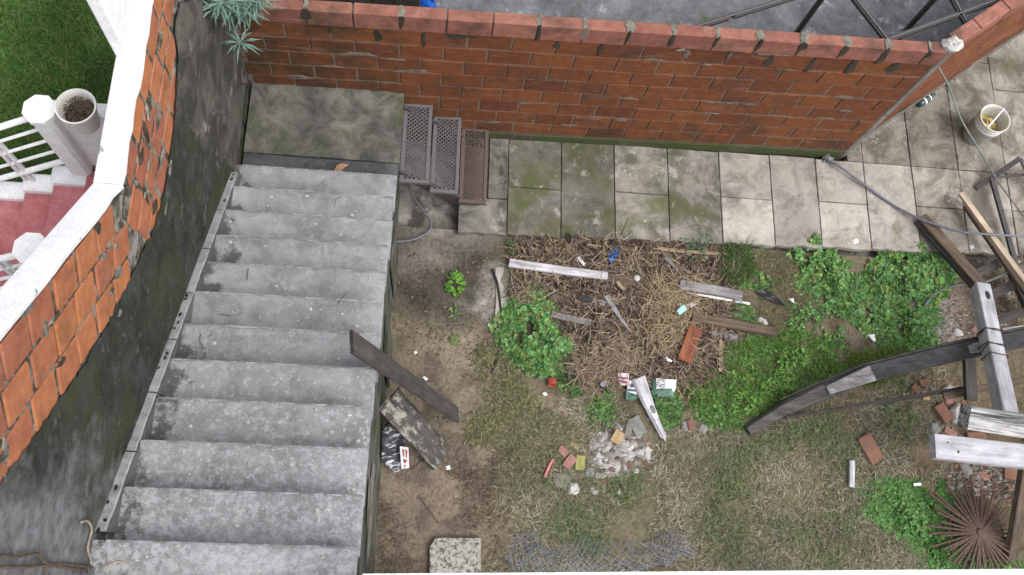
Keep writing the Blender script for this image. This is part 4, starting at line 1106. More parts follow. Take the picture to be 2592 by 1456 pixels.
path('cable', [at(a, b_, .03) for a, b_ in ((1036, 474), (1046, 500), (1072, 535), (1090, 562), (1088, 582), (1068, 597), (1040, 608), (996, 612))], .010, 'hose_grey', 'grey cable looping on the ground below the metal steps', 'cable')
path('hose', [gp(a, b_, .02) for a, b_ in ((2334, 805), (2340, 775), (2365, 745), (2400, 728), (2440, 720))] + [at(2475, 718, .10), at(2510, 708, .14), at(2560, 684, .20)], .014, 'hose_green', 'greenish-grey hose curving round the gravel beside the right weeds', 'hose')
q = at(2100, 402, .09)
m_ = MB()
rr = random.Random(6)
for i in range(7):
    a = rr.uniform(0, 6.28); m_.tube([(0, 0, rr.uniform(-.02, .01)), (math.cos(a) * .04, math.sin(a) * .04, .01), (math.cos(a + .8) * .07, math.sin(a + .8) * .05, -.02)], .006, 5)
m_.box((-.025, -.02, -.025), (.03, .02, .012), None, .005); o = m_.build('hose_coupling', 'stone_grey', loc=q); tag(o, 'knotted grey hose coupling at the foot of the wall corner', 'coupling')

# speckled concrete paver at the bottom
P = [at(a, b_, .05) for a, b_ in ((1103, 1362), (1217, 1362), (1217, 1470), (1088, 1470), (1088, 1385))]
m_ = MB(); n = len(P); vs = [v for v in P] + [Vector((v.x, v.y, -.02)) for v in P]; m_.add(vs, [tuple(range(n)), tuple(range(2 * n - 1, n - 1, -1))] + [(i, n + i, n + (i + 1) % n, (i + 1) % n) for i in range(n)])
tag(fixn(m_.build('paver', 'terrazzo')), 'pitted grey concrete paver lying in the bare soil at the bottom', 'paver')
P = [at(a, b_, .03) for a, b_ in ((1254, 676), (1288, 678), (1290, 735), (1288, 792), (1252, 830), (1256, 750))]
m_ = MB(); n = len(P); m_.add([v for v in P] + [Vector((v.x, v.y, -.03)) for v in P], [tuple(range(n)), tuple(range(2 * n - 1, n - 1, -1))] + [(i, n + i, n + (i + 1) % n, (i + 1) % n) for i in range(n)])
tag(fixn(m_.build('kerb_strip', 'slab')), kind='structure')

# ---- stones, chunks and litter
def rock(name, px, py, wpx, hpx, mat, label, cat, rot=0.0, hh=.5, seed=None, flat=False, pts=7):
    rr = random.Random(seed if seed is not None else int(px * 7 + py)); c_ = gp(px, py, .01); dist = (c_ - Vector((0, 0, CAMZ))).length; sc = dist / FPX
    a, b_ = wpx * sc / 2, hpx * sc / 2; h_ = min(a, b_) * hh
    ring = []
    for k in range(pts):
        t = 2 * math.pi * (k + rr.uniform(-.25, .25)) / pts; f = rr.uniform(.8, 1.15); ring.append((a * f * math.cos(t), b_ * f * math.sin(t)))
    m_ = MB(); n = pts
    vs = [(x, y, -.02) for x, y in ring] + [(x * 1.0, y * 1.0, h_ * rr.uniform(.35, .7)) for x, y in ring] + [(x * rr.uniform(.55, .85), y * rr.uniform(.55, .85), h_ * rr.uniform(.85, 1.15)) for x, y in ring]
    fs = [tuple(range(2 * n, 3 * n))] + [(i, (i + 1) % n, n + (i + 1) % n, n + i) for i in range(n)] + [(n + i, n + (i + 1) % n, 2 * n + (i + 1) % n, 2 * n + i) for i in range(n)]
    m_.add(vs, fs); o = m_.build(name, mat, loc=(c_.x, c_.y, c_.z - .01)); o.rotation_euler.z = R(rot); fixn(o); return tag(o, label, cat)
def block(name, px, py, lpx, wpx, rot, h_, mat, label, cat, lift=0.0, tilt=(0, 0)):
    c_ = gp(px, py, h_ / 2); sc = (c_ - Vector((0, 0, CAMZ))).length / FPX; l_, w_ = lpx * sc, wpx * sc
    m_ = MB(); m_.box((-l_ / 2, -w_ / 2, -h_ / 2), (l_ / 2, w_ / 2, h_ / 2), None, min(l_, w_, h_) * .12); rr = random.Random(int(px + py))
    m_.v = [(x + rr.uniform(-1, 1) * l_ * .03, y + rr.uniform(-1, 1) * w_ * .04, z) for x, y, z in m_.v]
    o = m_.build(name, mat); o.location = c_ + Vector((0, 0, lift)); o.rotation_euler = (R(tilt[0]), R(tilt[1]), R(rot)); return tag(o, label, cat)
rock('stone', 1423, 1217, 50, 42, 'stone_green', 'flat grey-green stone left of the rubble pile', 'stone', -20, .35)
rock('stone', 1452, 1238, 36, 34, 'stone_white', 'rough white stone below the flat grey-green stone', 'stone', 10, .8)
rock('stone', 1493, 1196, 30, 30, 'stone_grey', 'dark grey stone under the yellow tile piece', 'stone', 0, .5)
block('brick_piece', 1441, 1170, 36, 22, 55, .04, 'tile_pink', 'pinkish brick piece left of the yellow tile piece', 'brick piece')
block('brick_piece', 1425, 1142, 26, 18, -40, .03, 'tile_pink', 'small pink brick shard above the pinkish brick piece', 'brick piece')
block('tile_piece', 1468, 1172, 36, 24, 85, .03, 'tile_yellow', 'mossy yellow tile piece beside the rubble pile', 'tile piece')
block('tile_piece', 1560, 1108, 32, 26, 60, .025, 'tile_tan', 'tan square tile piece on top of the rubble pile', 'tile piece', .03, (8, -6))
block('tile_piece', 1590, 1088, 36, 16, 75, .02, 'stone_green', 'olive tile shard right of the tan tile piece', 'tile piece', .01)
block('tile_piece', 1612, 1080, 46, 30, -62, .02, 'stone_grey', 'grey tile slab leaning left of the bleached log tip', 'tile piece', .02, (12, 0))
block('wood_chip', 1455, 1128, 26, 12, -40, .02, 'wood_tan', 'tan wood chip above the pink brick pieces', 'wood chip')
rock('stone', 1640, 1145, 18, 42, 'stone_white', 'upright white plaster piece right of the rubble pile', 'stone', 5, .4)
rock('stone', 1520, 1165, 40, 30, 'stone_white', 'large white plaster shard in the rubble pile', 'stone', -30, .35)
rock('stone', 1560, 1190, 26, 40, 'stone_white', 'curved white plaster shard at the lower right of the rubble pile', 'stone', -15, .35)
rock('stone', 1520, 1205, 48, 16, 'stone_white', 'long white plaster shard at the bottom of the rubble pile', 'stone', -8, .4)
block('brick_piece', 1748, 1075, 16, 24, 15, .035, 'brick_chunk', 'small orange brick bit right of the bleached log', 'brick piece')
rock('stone', 1735, 1080, 26, 30, 'stone_grey', 'pale grey stone beside the small orange brick bit', 'stone', 0, .5)
rock('stone', 1778, 1085, 28, 24, 'stone_grey', 'lone grey stone between the log and the curved shaft', 'stone', 0, .5)
block('brick_piece', 1592, 1180, 12, 16, 20, .02, 'brick_chunk', 'small red brick bit right of the rubble pile', 'brick piece')
block('brick_piece', 1535, 1218, 18, 12, 25, .02, 'brick_chunk', 'tiny brown brick bit below the rubble pile', 'brick piece')
rock('stone', 1500, 1238, 14, 24, 'stone_white', 'narrow white pebble below the rubble pile', 'stone', 10, .5)
rock('stone', 1506, 1245, 16, 16, 'stone_white', 'roundish white pebble right of the narrow white one', 'stone', 0, .6)
rock('stone', 1567, 1245, 11, 15, 'stone_white', 'small square white pebble lowest right of the rubble', 'stone', 0, .6)
block('brick_piece', 2203, 1137, 64, 36, -63, .045, 'brick_chunk', 'flat orange brick lying alone in the dry grass', 'brick')
block('brick_piece', 2385, 1045, 44, 26, -58, .05, 'brick_chunk', 'broken orange brick left of the big white stone', 'brick', .01)
rock('stone', 2428, 1050, 46, 56, 'stone_white', 'big white lump of mortar at the end of the striped beam', 'stone', 5, .8)
rock('stone', 2365, 1085, 32, 28, 'stone_grey', 'blue-grey stone below the broken orange brick', 'stone', 5, .6)
rock('stone', 2400, 990, 34, 26, 'stone_white', 'cream mortar lump beside the thin dark rail', 'stone', 30, .8)
rock('stone', 2400, 1015, 22, 20, 'tile_pink', 'beige stone just below the thin dark rail', 'stone', 10, .6)
block('brick_piece', 2338, 968, 24, 14, 20, .03, 'brick_chunk', 'small orange brick bit under the right part of the curved shaft', 'brick piece')
block('brick_piece', 2318, 985, 16, 22, 40, .03, 'brick_chunk', 'small brick wedge left of the other bits under the shaft', 'brick piece')
block('brick_piece', 2343, 1002, 18, 20, 0, .03, 'tile_tan', 'tan brick bit above the broken orange brick', 'brick piece')
block('brick_piece', 2470, 1105, 44, 18, 5, .04, 'brick_chunk', 'reddish brick piece between the two big bleached beams', 'brick piece')
block('brick_piece', 2405, 1095, 30, 16, -30, .03, 'tile_pink', 'brownish brick corner above the pale beam end', 'brick piece')
rock('stone', 2425, 842, 26, 20, 'stone_white', 'cream stone on the soil left of the wired post', 'stone', -25, .7)
rock('stone', 2405, 888, 30, 18, 'stone_white', 'white stone behind the curved shaft', 'stone', 0, .7)
rock('stone', 2472, 832, 26, 18, 'tile_pink', 'pinkish stone touching the left side of the wired post', 'stone', 30, .5)
rock('stone', 2372, 838, 24, 30, 'stone_grey', 'grey concrete bit in the gravel by the weeds', 'stone', 10, .5)
rock('stone', 1928, 813, 34, 20, 'stone_white', 'white plaster lump behind the dark squared beam', 'stone', -20, .6)
rock('stone', 2446, 1190, 30, 40, 'stone_grey', 'grey-green slab lump under the pale beam', 'stone', 20, .4)
rock('stone', 2490, 1205, 34, 26, 'tile_pink', 'brownish slab lump above the spoked fan', 'stone', 0, .4)
rock('stone', 2530, 1205, 13, 22, 'stone_white', 'small white stone above the right of the spoked fan', 'stone', 20, .7)
block('brick_piece', 2555, 1195, 34, 30, 80, .05, 'brick_chunk', 'red brick corner beside the trestle leg', 'brick piece')
block('picket', 2152, 1200, 62, 13, 88, .02, 'wood_white', 'short white picket standing out of the dry grass', 'picket', .03, (0, -8))
block('paper_scrap', 2319, 1227, 18, 6, 5, .006, 'paper_white', 'tiny white scrap above the clover patch', 'scrap', .02)
# litter
def sheet(name, pxs, z, mat, label, cat, th=.004, seed=1, wav=.006):
    P = [gp(a, b_, z) for a, b_ in pxs]; rr = random.Random(seed); n = len(P); c_ = sum(P, Vector()) / n
    m_ = MB(); top = [v + Vector((0, 0, rr.uniform(0, wav))) for v in P]; mid_ = [(v + c_) / 2 + Vector((0, 0, rr.uniform(0, wav * 1.6))) for v in P]
    vs = [v - c_ for v in top] + [v - c_ for v in mid_] + [Vector((0, 0, wav))] + [v - c_ - Vector((0, 0, th)) for v in top]
    fs = []
    for i in range(n):
        j = (i + 1) % n; fs += [(i, j, n + j, n + i), (n + i, n + j, 2 * n), (j, i, 2 * n + 1 + i, 2 * n + 1 + j)]
    m_.add(vs, fs); o = m_.build(name, mat, loc=c_); return tag(o, label, cat) if label else o
sheet('wrapper', [(1538, 645), (1548, 638), (1558, 634), (1566, 630), (1562, 648), (1555, 660), (1545, 668), (1540, 660)], .03, 'wrap_blue', 'crumpled dark blue wrapper below the paving edge', 'wrapper', wav=.03)
sheet('paper_scrap', [(1459, 652), (1466, 649), (1481, 668), (1482, 675), (1475, 672)], .03, 'paper_white', 'narrow white paper scrap above the whitewashed plank', 'scrap')
m_ = MB(); q = gp(1612, 704, .06); m_.lathe([(.001, .012), (.02, .011), (.028, .006), (.03, 0)], 14); o = m_.build('disc', 'stone_white', loc=q); tag(o, 'round white disc lying on the brown board end', 'disc')
sheet('card', [(1713, 786), (1730, 771), (1739, 783), (1721, 798)], .085, 'paper_cyan', 'small pale cyan card on the straw', 'card', wav=.004)
sheet('paper_scrap', [(1996, 757), (2008, 755), (2010, 768)], .02, 'paper_white', 'white triangular scrap in the middle of the weeds', 'scrap')
sheet('paper_scrap', [(2197, 848), (2213, 845), (2216, 866), (2208, 862)], .02, 'paper_white', 'white triangular shard on the dark soil patch', 'scrap')
sheet('paper_scrap', [(2454, 623), (2462, 620), (2466, 628), (2456, 632)], .07, 'paper_white', 'tiny white shard on the paving beside the dark plank', 'scrap')
sheet('paper_scrap', [(1684, 902), (1690, 905), (1702, 914), (1699, 917), (1688, 913)], .04, 'paper_white', 'white paper bit left of the reddish board foot', 'scrap')
sheet('paper_scrap', [(1712, 770), (1722, 768), (1727, 772), (1720, 776)], .04, 'paper_white', 'white bottle-cap like scrap above the cyan card', 'scrap')
sheet('paper_scrap', [(1372, 995), (1381, 993), (1386, 1000), (1378, 1003)], .02, 'paper_white', 'white scrap pair on the bare soil left of the straw', 'scrap')
sheet('wrapper', [(1732, 772), (1748, 768), (1766, 770), (1752, 778), (1738, 780)], .035, 'wrap_pink', 'pinkish torn wrapper right of the cyan card', 'wrapper', wav=.02)
sheet('foil_scrap', [(2153, 609), (2170, 605), (2172, 614), (2158, 620)], .065, 'paper_white', 'shiny white foil scrap on the paving above the weeds', 'scrap', wav=.015)
sheet('rubber_scrap', [(1912, 738), (1930, 732), (1955, 742), (1972, 757), (1990, 776), (1970, 772), (1950, 762), (1930, 752)], .03, 'rubber_black', 'curved black rubber scrap among the weeds', 'rubber scrap', wav=.015)
sheet('paper_scrap', [(1068, 955), (1075, 953), (1084, 960), (1078, 964)], .03, 'paper_white', 'small white and blue scrap behind the leaning board', 'scrap')
sheet('paper_scrap', [(1047, 890), (1054, 888), (1057, 894), (1049, 897)], .02, 'paper_white', 'small white scrap on the wet mud', 'scrap')
sheet('paper_scrap', [(1128, 1180), (1138, 1178), (1140, 1188), (1130, 1190)], .015, 'paper_white', 'small cream scrap below the mossy leaning board', 'scrap')
m_ = MB(); m_.tube([gp(1400, 1162, .03), gp(1392, 1175, .03), gp(1378, 1208, .025)], .012, 8); o = m_.build('plastic_tube', 'plastic_pinkred', smooth=True); tag(o, 'thin pinkish-red plastic tube left of the brick pieces', 'tube')
m_ = MB(); M_ = frame_of(gp(1398, 955, .05), gp(1388, 972, .02)); m_.lathe([(.001, .012), (.02, .014), (.026, .05), (.032, .052), (.036, .0), (.02, -.004)], 14, Matrix.Rotation(R(70), 4, 'X') @ Matrix.Diagonal((1.2, .7, 1.2, 1))); o = m_.build('red_cup', 'plastic_red', loc=gp(1397, 960, .01)); tag(o, 'red plastic cup half hidden under the left weed clump', 'cup')
m_ = MB(); m_.lathe([(.001, .0), (.022, .001), (.024, .006), (.027, .004), (.027, 0)], 16, Matrix.Rotation(R(35), 4, 'X')); o = m_.build('lid', 'lid_grey', loc=gp(1527, 972, .085)); tag(o, 'round blue-grey lid on the straw left of the pink wrapper', 'lid')
# pink-striped and blue/green wrappers, printed white bag
wr = thing('striped_wrapper', 'crumpled pink and maroon striped wrapper left of the bleached log', 'wrapper', gp(1580, 960, 0)); bpy.context.view_layer.update()
for k, (a, m2) in enumerate((([(1562, 945), (1590, 946), (1592, 976), (1570, 976)], 'wrap_pink'), ([(1563, 953), (1590, 957), (1590, 961), (1564, 957)], 'wrap_maroon'), ([(1565, 963), (1590, 966), (1590, 970), (1566, 967)], 'wrap_maroon'))):
    o = sheet(['foil', 'stripe', 'stripe'][k], a, .045 + .02 * (k > 0), m2, None, None, wav=.02 if k == 0 else .006, seed=k); o.parent = wr; o.matrix_parent_inverse = wr.matrix_world.inverted()
wr = thing('food_bag', 'navy, white and green plastic bag left of the bleached log', 'bag', gp(1605, 990, 0)); bpy.context.view_layer.update()
for k, (a, m2, zz) in enumerate((([(1590, 965), (1612, 962), (1612, 1000), (1586, 990)], 'paper_white', .04), ([(1596, 972), (1612, 970), (1612, 981), (1597, 981)], 'wrap_navy', .056), ([(1583, 985), (1612, 986), (1612, 992), (1588, 990)], 'wrap_navy', .054), ([(1584, 992), (1618, 988), (1620, 1005), (1600, 1016), (1584, 1012)], 'wrap_green', .03))):
    o = sheet(['film', 'print', 'print', 'film'][k], a, zz, m2, None, None, wav=.012 if k in (0, 3) else .003, seed=k); o.parent = wr; o.matrix_parent_inverse = wr.matrix_world.inverted()
pbg = thing('printed_bag', 'white and green printed plastic bag right of the bleached log', 'bag', gp(1685, 985, 0)); bpy.context.view_layer.update()
for k, (a, m2, zz) in enumerate((([(1660, 958), (1712, 962), (1710, 985), (1700, 1000), (1662, 996)], 'paper_white', .05), ([(1652, 962), (1668, 962), (1668, 1000), (1650, 1000)], 'wrap_green', .04), ([(1662, 985), (1700, 984), (1708, 1005), (1664, 1004)], 'wrap_green', .053))):
    o = sheet('film', a, zz, m2, None, None, wav=.008, seed=k); o.parent = pbg; o.matrix_parent_inverse = pbg.matrix_world.inverted()
def lettering(txt, px, py, z, size, rot, parent):
    cu = bpy.data.curves.new('lettering', 'FONT'); cu.body = txt; cu.size = size; cu.extrude = .0008; cu.align_x = 'CENTER'; cu.align_y = 'CENTER'
    tmp = bpy.data.objects.new('tmp', cu); COL.objects.link(tmp); bpy.context.view_layer.update()
    me = bpy.data.meshes.new_from_object(tmp.evaluated_get(bpy.context.evaluated_depsgraph_get())); COL.objects.unlink(tmp); bpy.data.objects.remove(tmp)
    me.materials.clear(); me.materials.append(MATS['ink']); o = bpy.data.objects.new('lettering', me); link(o, parent)
    q_ = gp(px, py, z); o.location = q_ - parent.location; o.rotation_euler = (0, 0, rot)
lettering('NUE', 1680, 972, .067, .055, R(88), pbg); lettering('ZN', 1668, 970, .067, .05, R(88), pbg)

# dry leaf and flakes on the landing, twigs at the bottom left
m_ = MB(); m_.add([(-.06, -.01, .0), (-.02, .03, .02), (.03, .035, .025), (.07, .02, .01), (.035, -.005, .028), (-.005, -.03, .012)], [(0, 1, 4, 5), (1, 2, 4), (2, 3, 4)]); q = at(862, 428, LZ + .006); o = m_.build('dry_leaf', 'dry_leaf', loc=q); o.rotation_euler.z = .25; tag(o, 'curled tan dead leaf on the dark edge of the landing', 'leaf')
m_ = MB(); m_.lathe([(.001, .006), (.014, .006), (.016, .0)], 14); o = m_.build('round_disc', 'stone_white', loc=at(891, 545, Z0 + RISE + .003)); tag(o, 'pale round disc on the second stair tread', 'disc')
#__NEXT2__
# ================================================================== VEGETATION AND GROUND LITTER
def sample(poly, n, zc=None, noise=None, thr=0.0):
    xs = [p_[0] for p_ in poly]; ys = [p_[1] for p_ in poly]; X = np.zeros(0); Y = np.zeros(0)
    for _ in range(60):
        x = RNG.uniform(min(xs), max(xs), n); y = RNG.uniform(min(ys), max(ys), n); k = inpoly(x, y, poly)
        if noise is not None: k &= (fbm(x * noise, y * noise, 13, 3) + RNG.uniform(-.12, .12, n) > thr)
        X = np.concatenate([X, x[k]]); Y = np.concatenate([Y, y[k]])
        if len(X) >= n: break
    return X[:n], Y[:n]
def pick(cols, n, jit=.2):
    c = np.array(cols)[RNG.integers(0, len(cols), n)]; return c * RNG.uniform(1 - jit, 1 + jit, (n, 1))
def blades(name, x, y, z, L, Wd, pitch, cols, mat, label, cat, curve=.6, head=None, parent=None, kind='stuff', cm=None):
    n = len(x); a = RNG.uniform(0, 2 * np.pi, n) if head is None else head
    L = RNG.uniform(L[0], L[1], n); Wd = RNG.uniform(Wd[0], Wd[1], n); pt = RNG.uniform(pitch[0], pitch[1], n); tw = RNG.uniform(-curve, curve, n)
    V = np.zeros((n, 5, 3)); B = np.stack([x, y, z], 1)
    d1 = np.stack([np.cos(a) * np.cos(pt), np.sin(a) * np.cos(pt), np.sin(pt)], 1)
    a2 = a + tw; pt2 = pt - RNG.uniform(.1, .7, n) * np.clip(pt * 1.4, .15, 1); d2 = np.stack([np.cos(a2) * np.cos(pt2), np.sin(a2) * np.cos(pt2), np.sin(pt2)], 1)
    s1 = np.stack([-np.sin(a), np.cos(a), RNG.uniform(-.5, .5, n)], 1) * Wd[:, None] / 2
    M1 = B + d1 * (L * .55)[:, None]; M2 = M1 + d2 * (L * .45)[:, None]
    M1[:, 2] = np.maximum(M1[:, 2], z + .002); M2[:, 2] = np.maximum(M2[:, 2], z + .001)
    V[:, 0] = B - s1; V[:, 1] = B + s1; V[:, 2] = M1 + s1 * .85; V[:, 3] = M1 - s1 * .85; V[:, 4] = M2
    k = np.arange(n)[:, None] * 5
    F = np.concatenate([k + np.array([[0, 1, 2]]), k + np.array([[0, 2, 3]]), k + np.array([[3, 2, 4]])], 0)
    C0 = pick(cols, n)
    if cm is not None: C0 = C0 * cm[:, None]
    C = np.repeat(C0, 5, 0)
    o = np_mesh(name, V.reshape(-1, 3), F, mat, C, parent)
    if kind: o['kind'] = kind
    return tag(o, label, cat) if label else o
def leaves(name, P, size, tilt, cols, mat, label, cat, asp=.8, parent=None, head=None, kind='stuff'):
    n = len(P); a = RNG.uniform(0, 2 * np.pi, n) if head is None else head; s = RNG.uniform(size[0], size[1], n); tl = RNG.uniform(tilt[0], tilt[1], n); ro = RNG.uniform(-.5, .5, n)
    f = np.stack([np.cos(a) * np.cos(tl), np.sin(a) * np.cos(tl), np.sin(tl)], 1); l = np.stack([-np.sin(a) * np.cos(ro), np.cos(a) * np.cos(ro), np.sin(ro)], 1)
    up = np.cross(f, l)
    sh = [(0, 0, 0), (.38, .5, .08), (.38, -.5, .08), (.75, .36, .06), (.75, -.36, .06), (1.02, 0, -.06), (.52, 0, -.05)]
    V = np.zeros((n, 7, 3))
    for i, (u, v, w_) in enumerate(sh): V[:, i] = P + f * (s * (u - .4))[:, None] + l * (s * v * asp)[:, None] + up * (s * w_)[:, None]
    k = np.arange(n)[:, None] * 7
    T_ = [(0, 2, 6), (2, 4, 6), (4, 5, 6), (5, 3, 6), (3, 1, 6), (1, 0, 6)]
    F = np.concatenate([k + np.array([t_]) for t_ in T_], 0); C = np.repeat(pick(cols, n, .25), 7, 0); C[6::7] *= 1.12
    o = np_mesh(name, V.reshape(-1, 3), F, mat, C, parent)
    if kind: o['kind'] = kind
    return tag(o, label, cat) if label else o

# --- lawn of the neighbour
base = MB(); NN = 60
vs = []; 
for j in range(NN + 1):
    for i in range(NN + 1):
        x = -5.2 + 3.55 * i / NN; y = .4 + 6.2 * j / NN; vs.append((x, y, LAWNZ + .006 + .03 * float(fbm(x * 2, y * 2, 8, 2))))
F = np.array([(j * (NN + 1) + i, j * (NN + 1) + i + 1, (j + 1) * (NN + 1) + i + 1, (j + 1) * (NN + 1) + i) for j in range(NN) for i in range(NN)])
V = np.array(vs); nn = fbm(V[:, 0] * 2.4, V[:, 1] * 2.4, 91); C = np.array([.028, .06, .012])[None] * (.5 + nn)[:, None]
bare = soft(V[:, 0], V[:, 1], pxpoly([(-60, 50), (50, 70), (60, 150), (-60, 170)], LAWNZ), .3)[:, None]; C = C * (1 - bare) + np.array([.09, .08, .065]) * bare
tag(np_mesh('lawn_soil', V, F, 'ground_col', C, smooth=True), kind='structure')
LP = pxpoly([(-60, -60), (330, -60), (330, 330), (250, 470), (-60, 560)], LAWNZ)
x, y = sample(LP, 62000); bd = soft(x, y, pxpoly([(-60, 50), (40, 75), (50, 145), (-60, 165)], LAWNZ), .3); k = RNG.uniform(0, 1, len(x)) > bd * .85; x, y = x[k], y[k]
z = LAWNZ + .01 + .03 * fbm(x * 2, y * 2, 8, 2)
blades('lawn_grass', x, y, z, (.07, .18), (.004, .009), (.3, 1.2), [(.035, .095, .012), (.05, .13, .02), (.022, .065, .010), (.075, .165, .035), (.10, .16, .045), (.06, .14, .03), (.16, .16, .07)], 'lawn_col', "short green lawn grass in the neighbour's garden", 'grass', cm=.35 + 1.3 * fbm(x * 2.6, y * 2.6, 33))

# --- dry grass on the lower yard
DRY = [(.25, .22, .15), (.30, .27, .195), (.19, .17, .11), (.15, .15, .09), (.12, .125, .07), (.36, .33, .26), (.11, .095, .065)]
DP = pxpoly([(1265, 1110), (1350, 1020), (1490, 1000), (1560, 1020), (1640, 1110), (1760, 1085), (1890, 1095), (2100, 1000), (2380, 935), (2440, 1010), (2390, 1210), (2210, 1225), (2215, 1300), (2330, 1400), (2440, 1480), (1230, 1480), (1250, 1330)])
x, y = sample(DP, 32000, noise=2.6, thr=.44); z = gz(x, y)
blades('dry_grass', x, y, z, (.04, .11), (.003, .007), (.0, .55), DRY, 'straw_col', 'matted dry grass covering the lower yard', 'grass', curve=1.0, cm=.55 + .9 * fbm(x * 2.2, y * 2.2, 44))
GP = pxpoly([(1220, 870), (1290, 900), (1345, 1010), (1480, 1090), (1440, 1180), (1300, 1190), (1180, 1130), (1190, 1010), (1200, 900)])
x, y = sample(GP, 6000, noise=4.0, thr=.45); z = gz(x, y)
blades('olive_grass', x, y, z, (.03, .08), (.004, .008), (.2, .9), [(.13, .14, .065), (.20, .195, .10), (.09, .105, .05), (.27, .235, .14)], 'straw_col', 'sparse olive grass between the bare mud and the rubble pile', 'grass')
x, y = sample(pxpoly([(1300, 1230), (1560, 1200), (1850, 1130), (2250, 1000), (2330, 1050), (2180, 1330), (2100, 1456), (1500, 1400), (1330, 1330)]), 3600, noise=2.2, thr=.55); z = gz(x, y)
blades('green_grass', x, y, z, (.05, .12), (.005, .008), (.3, 1.0), [(.13, .17, .075), (.10, .14, .06), (.18, .205, .10)], 'straw_col', 'greener tufts scattered through the dry grass', 'grass')
# --- litter on bare soil
x, y = sample(pxpoly([(965, 1160), (1290, 1130), (1290, 1300), (1240, 1456), (955, 1456)]), 2600, noise=3.5, thr=.5); z = gz(x, y)
blades('soil_litter', x, y, z + .002, (.02, .10), (.002, .004), (.0, .15), [(.11, .085, .06), (.07, .05, .035), (.20, .16, .11), (.05, .04, .03)], 'straw_col', 'thin roots and dead stems scattered on the bare soil', 'litter', curve=1.2)
x, y = sample(pxpoly([(990, 640), (1290, 640), (1290, 860), (1210, 1060), (985, 1040)]), 420, noise=4.5, thr=.50); z = gz(x, y)
leaves('leaf_litter', np.stack([x, y, z + .004], 1), (.008, .03), (-.3, .3), [(.09, .07, .05), (.13, .10, .07), (.07, .055, .042), (.20, .16, .11)], 'straw_col', 'dark crumbs and dead leaves on the wet mud', 'litter', asp=.7)
# --- straw on the heap
HP = pxpoly([(1288, 615), (1560, 605), (1860, 640), (1860, 800), (1830, 940), (1750, 1010), (1600, 960), (1500, 1000), (1420, 930), (1395, 800), (1290, 770)])
x, y = sample(HP, 4600, noise=3.2, thr=.44); z = gz(x, y)
blades('straw', x, y, z + RNG.uniform(.0, .03, len(x)), (.05, .20), (.003, .0065), (-.08, .35), [(.26, .19, .13), (.17, .12, .08), (.40, .31, .21), (.08, .06, .042), (.30, .24, .19), (.12, .09, .065)], 'straw_col', 'tangle of brown straw and dead stems over the rubbish heap', 'straw', curve=1.3)
x, y = sample(pxpoly([(1640, 720), (1760, 700), (1770, 790), (1720, 880), (1620, 880), (1640, 800)]), 700); z = gz(x, y)
blades('golden_straw', x, y, z + RNG.uniform(.01, .06, len(x)), (.10, .28), (.003, .006), (-.05, .4), [(.40, .31, .19), (.31, .235, .14), (.22, .16, .105)], 'straw_col', 'golden straw clump right of the pointed stake', 'straw', curve=1.5)
x, y = sample(pxpoly([(1440, 930), (1560, 850), (1640, 930), (1600, 960), (1480, 1000)]), 600); z = gz(x, y)
blades('pale_straw', x, y, z + RNG.uniform(.01, .05, len(x)), (.08, .24), (.003, .006), (-.05, .4), [(.34, .27, .19), (.28, .21, .15), (.20, .15, .11)], 'straw_col', 'pale straw above the pink striped wrapper', 'straw', curve=1.5)
x, y = sample(HP, 420); z = gz(x, y) + RNG.uniform(.04, .075, len(x))
blades('loose_straw', x, y, z, (.06, .22), (.003, .006), (-.25, .15), [(.30, .23, .16), (.40, .32, .22), (.18, .13, .09)], 'straw_col', 'loose straw stalks lying over the planks of the heap', 'straw', curve=1.2)
x, y = sample(HP, 5200, noise=3.0, thr=.45); z = gz(x, y)
leaves('heap_litter', np.stack([x, y, z + .012], 1), (.015, .07), (-.5, .5), [(.06, .046, .036), (.12, .09, .065), (.04, .032, .026), (.19, .155, .125), (.10, .075, .06)], 'straw_col', 'crumbled bark, leaves and dirt on the rubbish heap', 'litter', asp=.7)

x, y = sample(HP, 700, noise=2.5, thr=.46); z = gz(x, y)
leaves('bark_chips', np.stack([x, y, z + .03], 1), (.04, .13), (-.35, .35), [(.07, .05, .04), (.12, .085, .065), (.045, .036, .03), (.17, .13, .105)], 'straw_col', 'dark bark and wood chips scattered through the rubbish heap', 'bark', asp=.4)
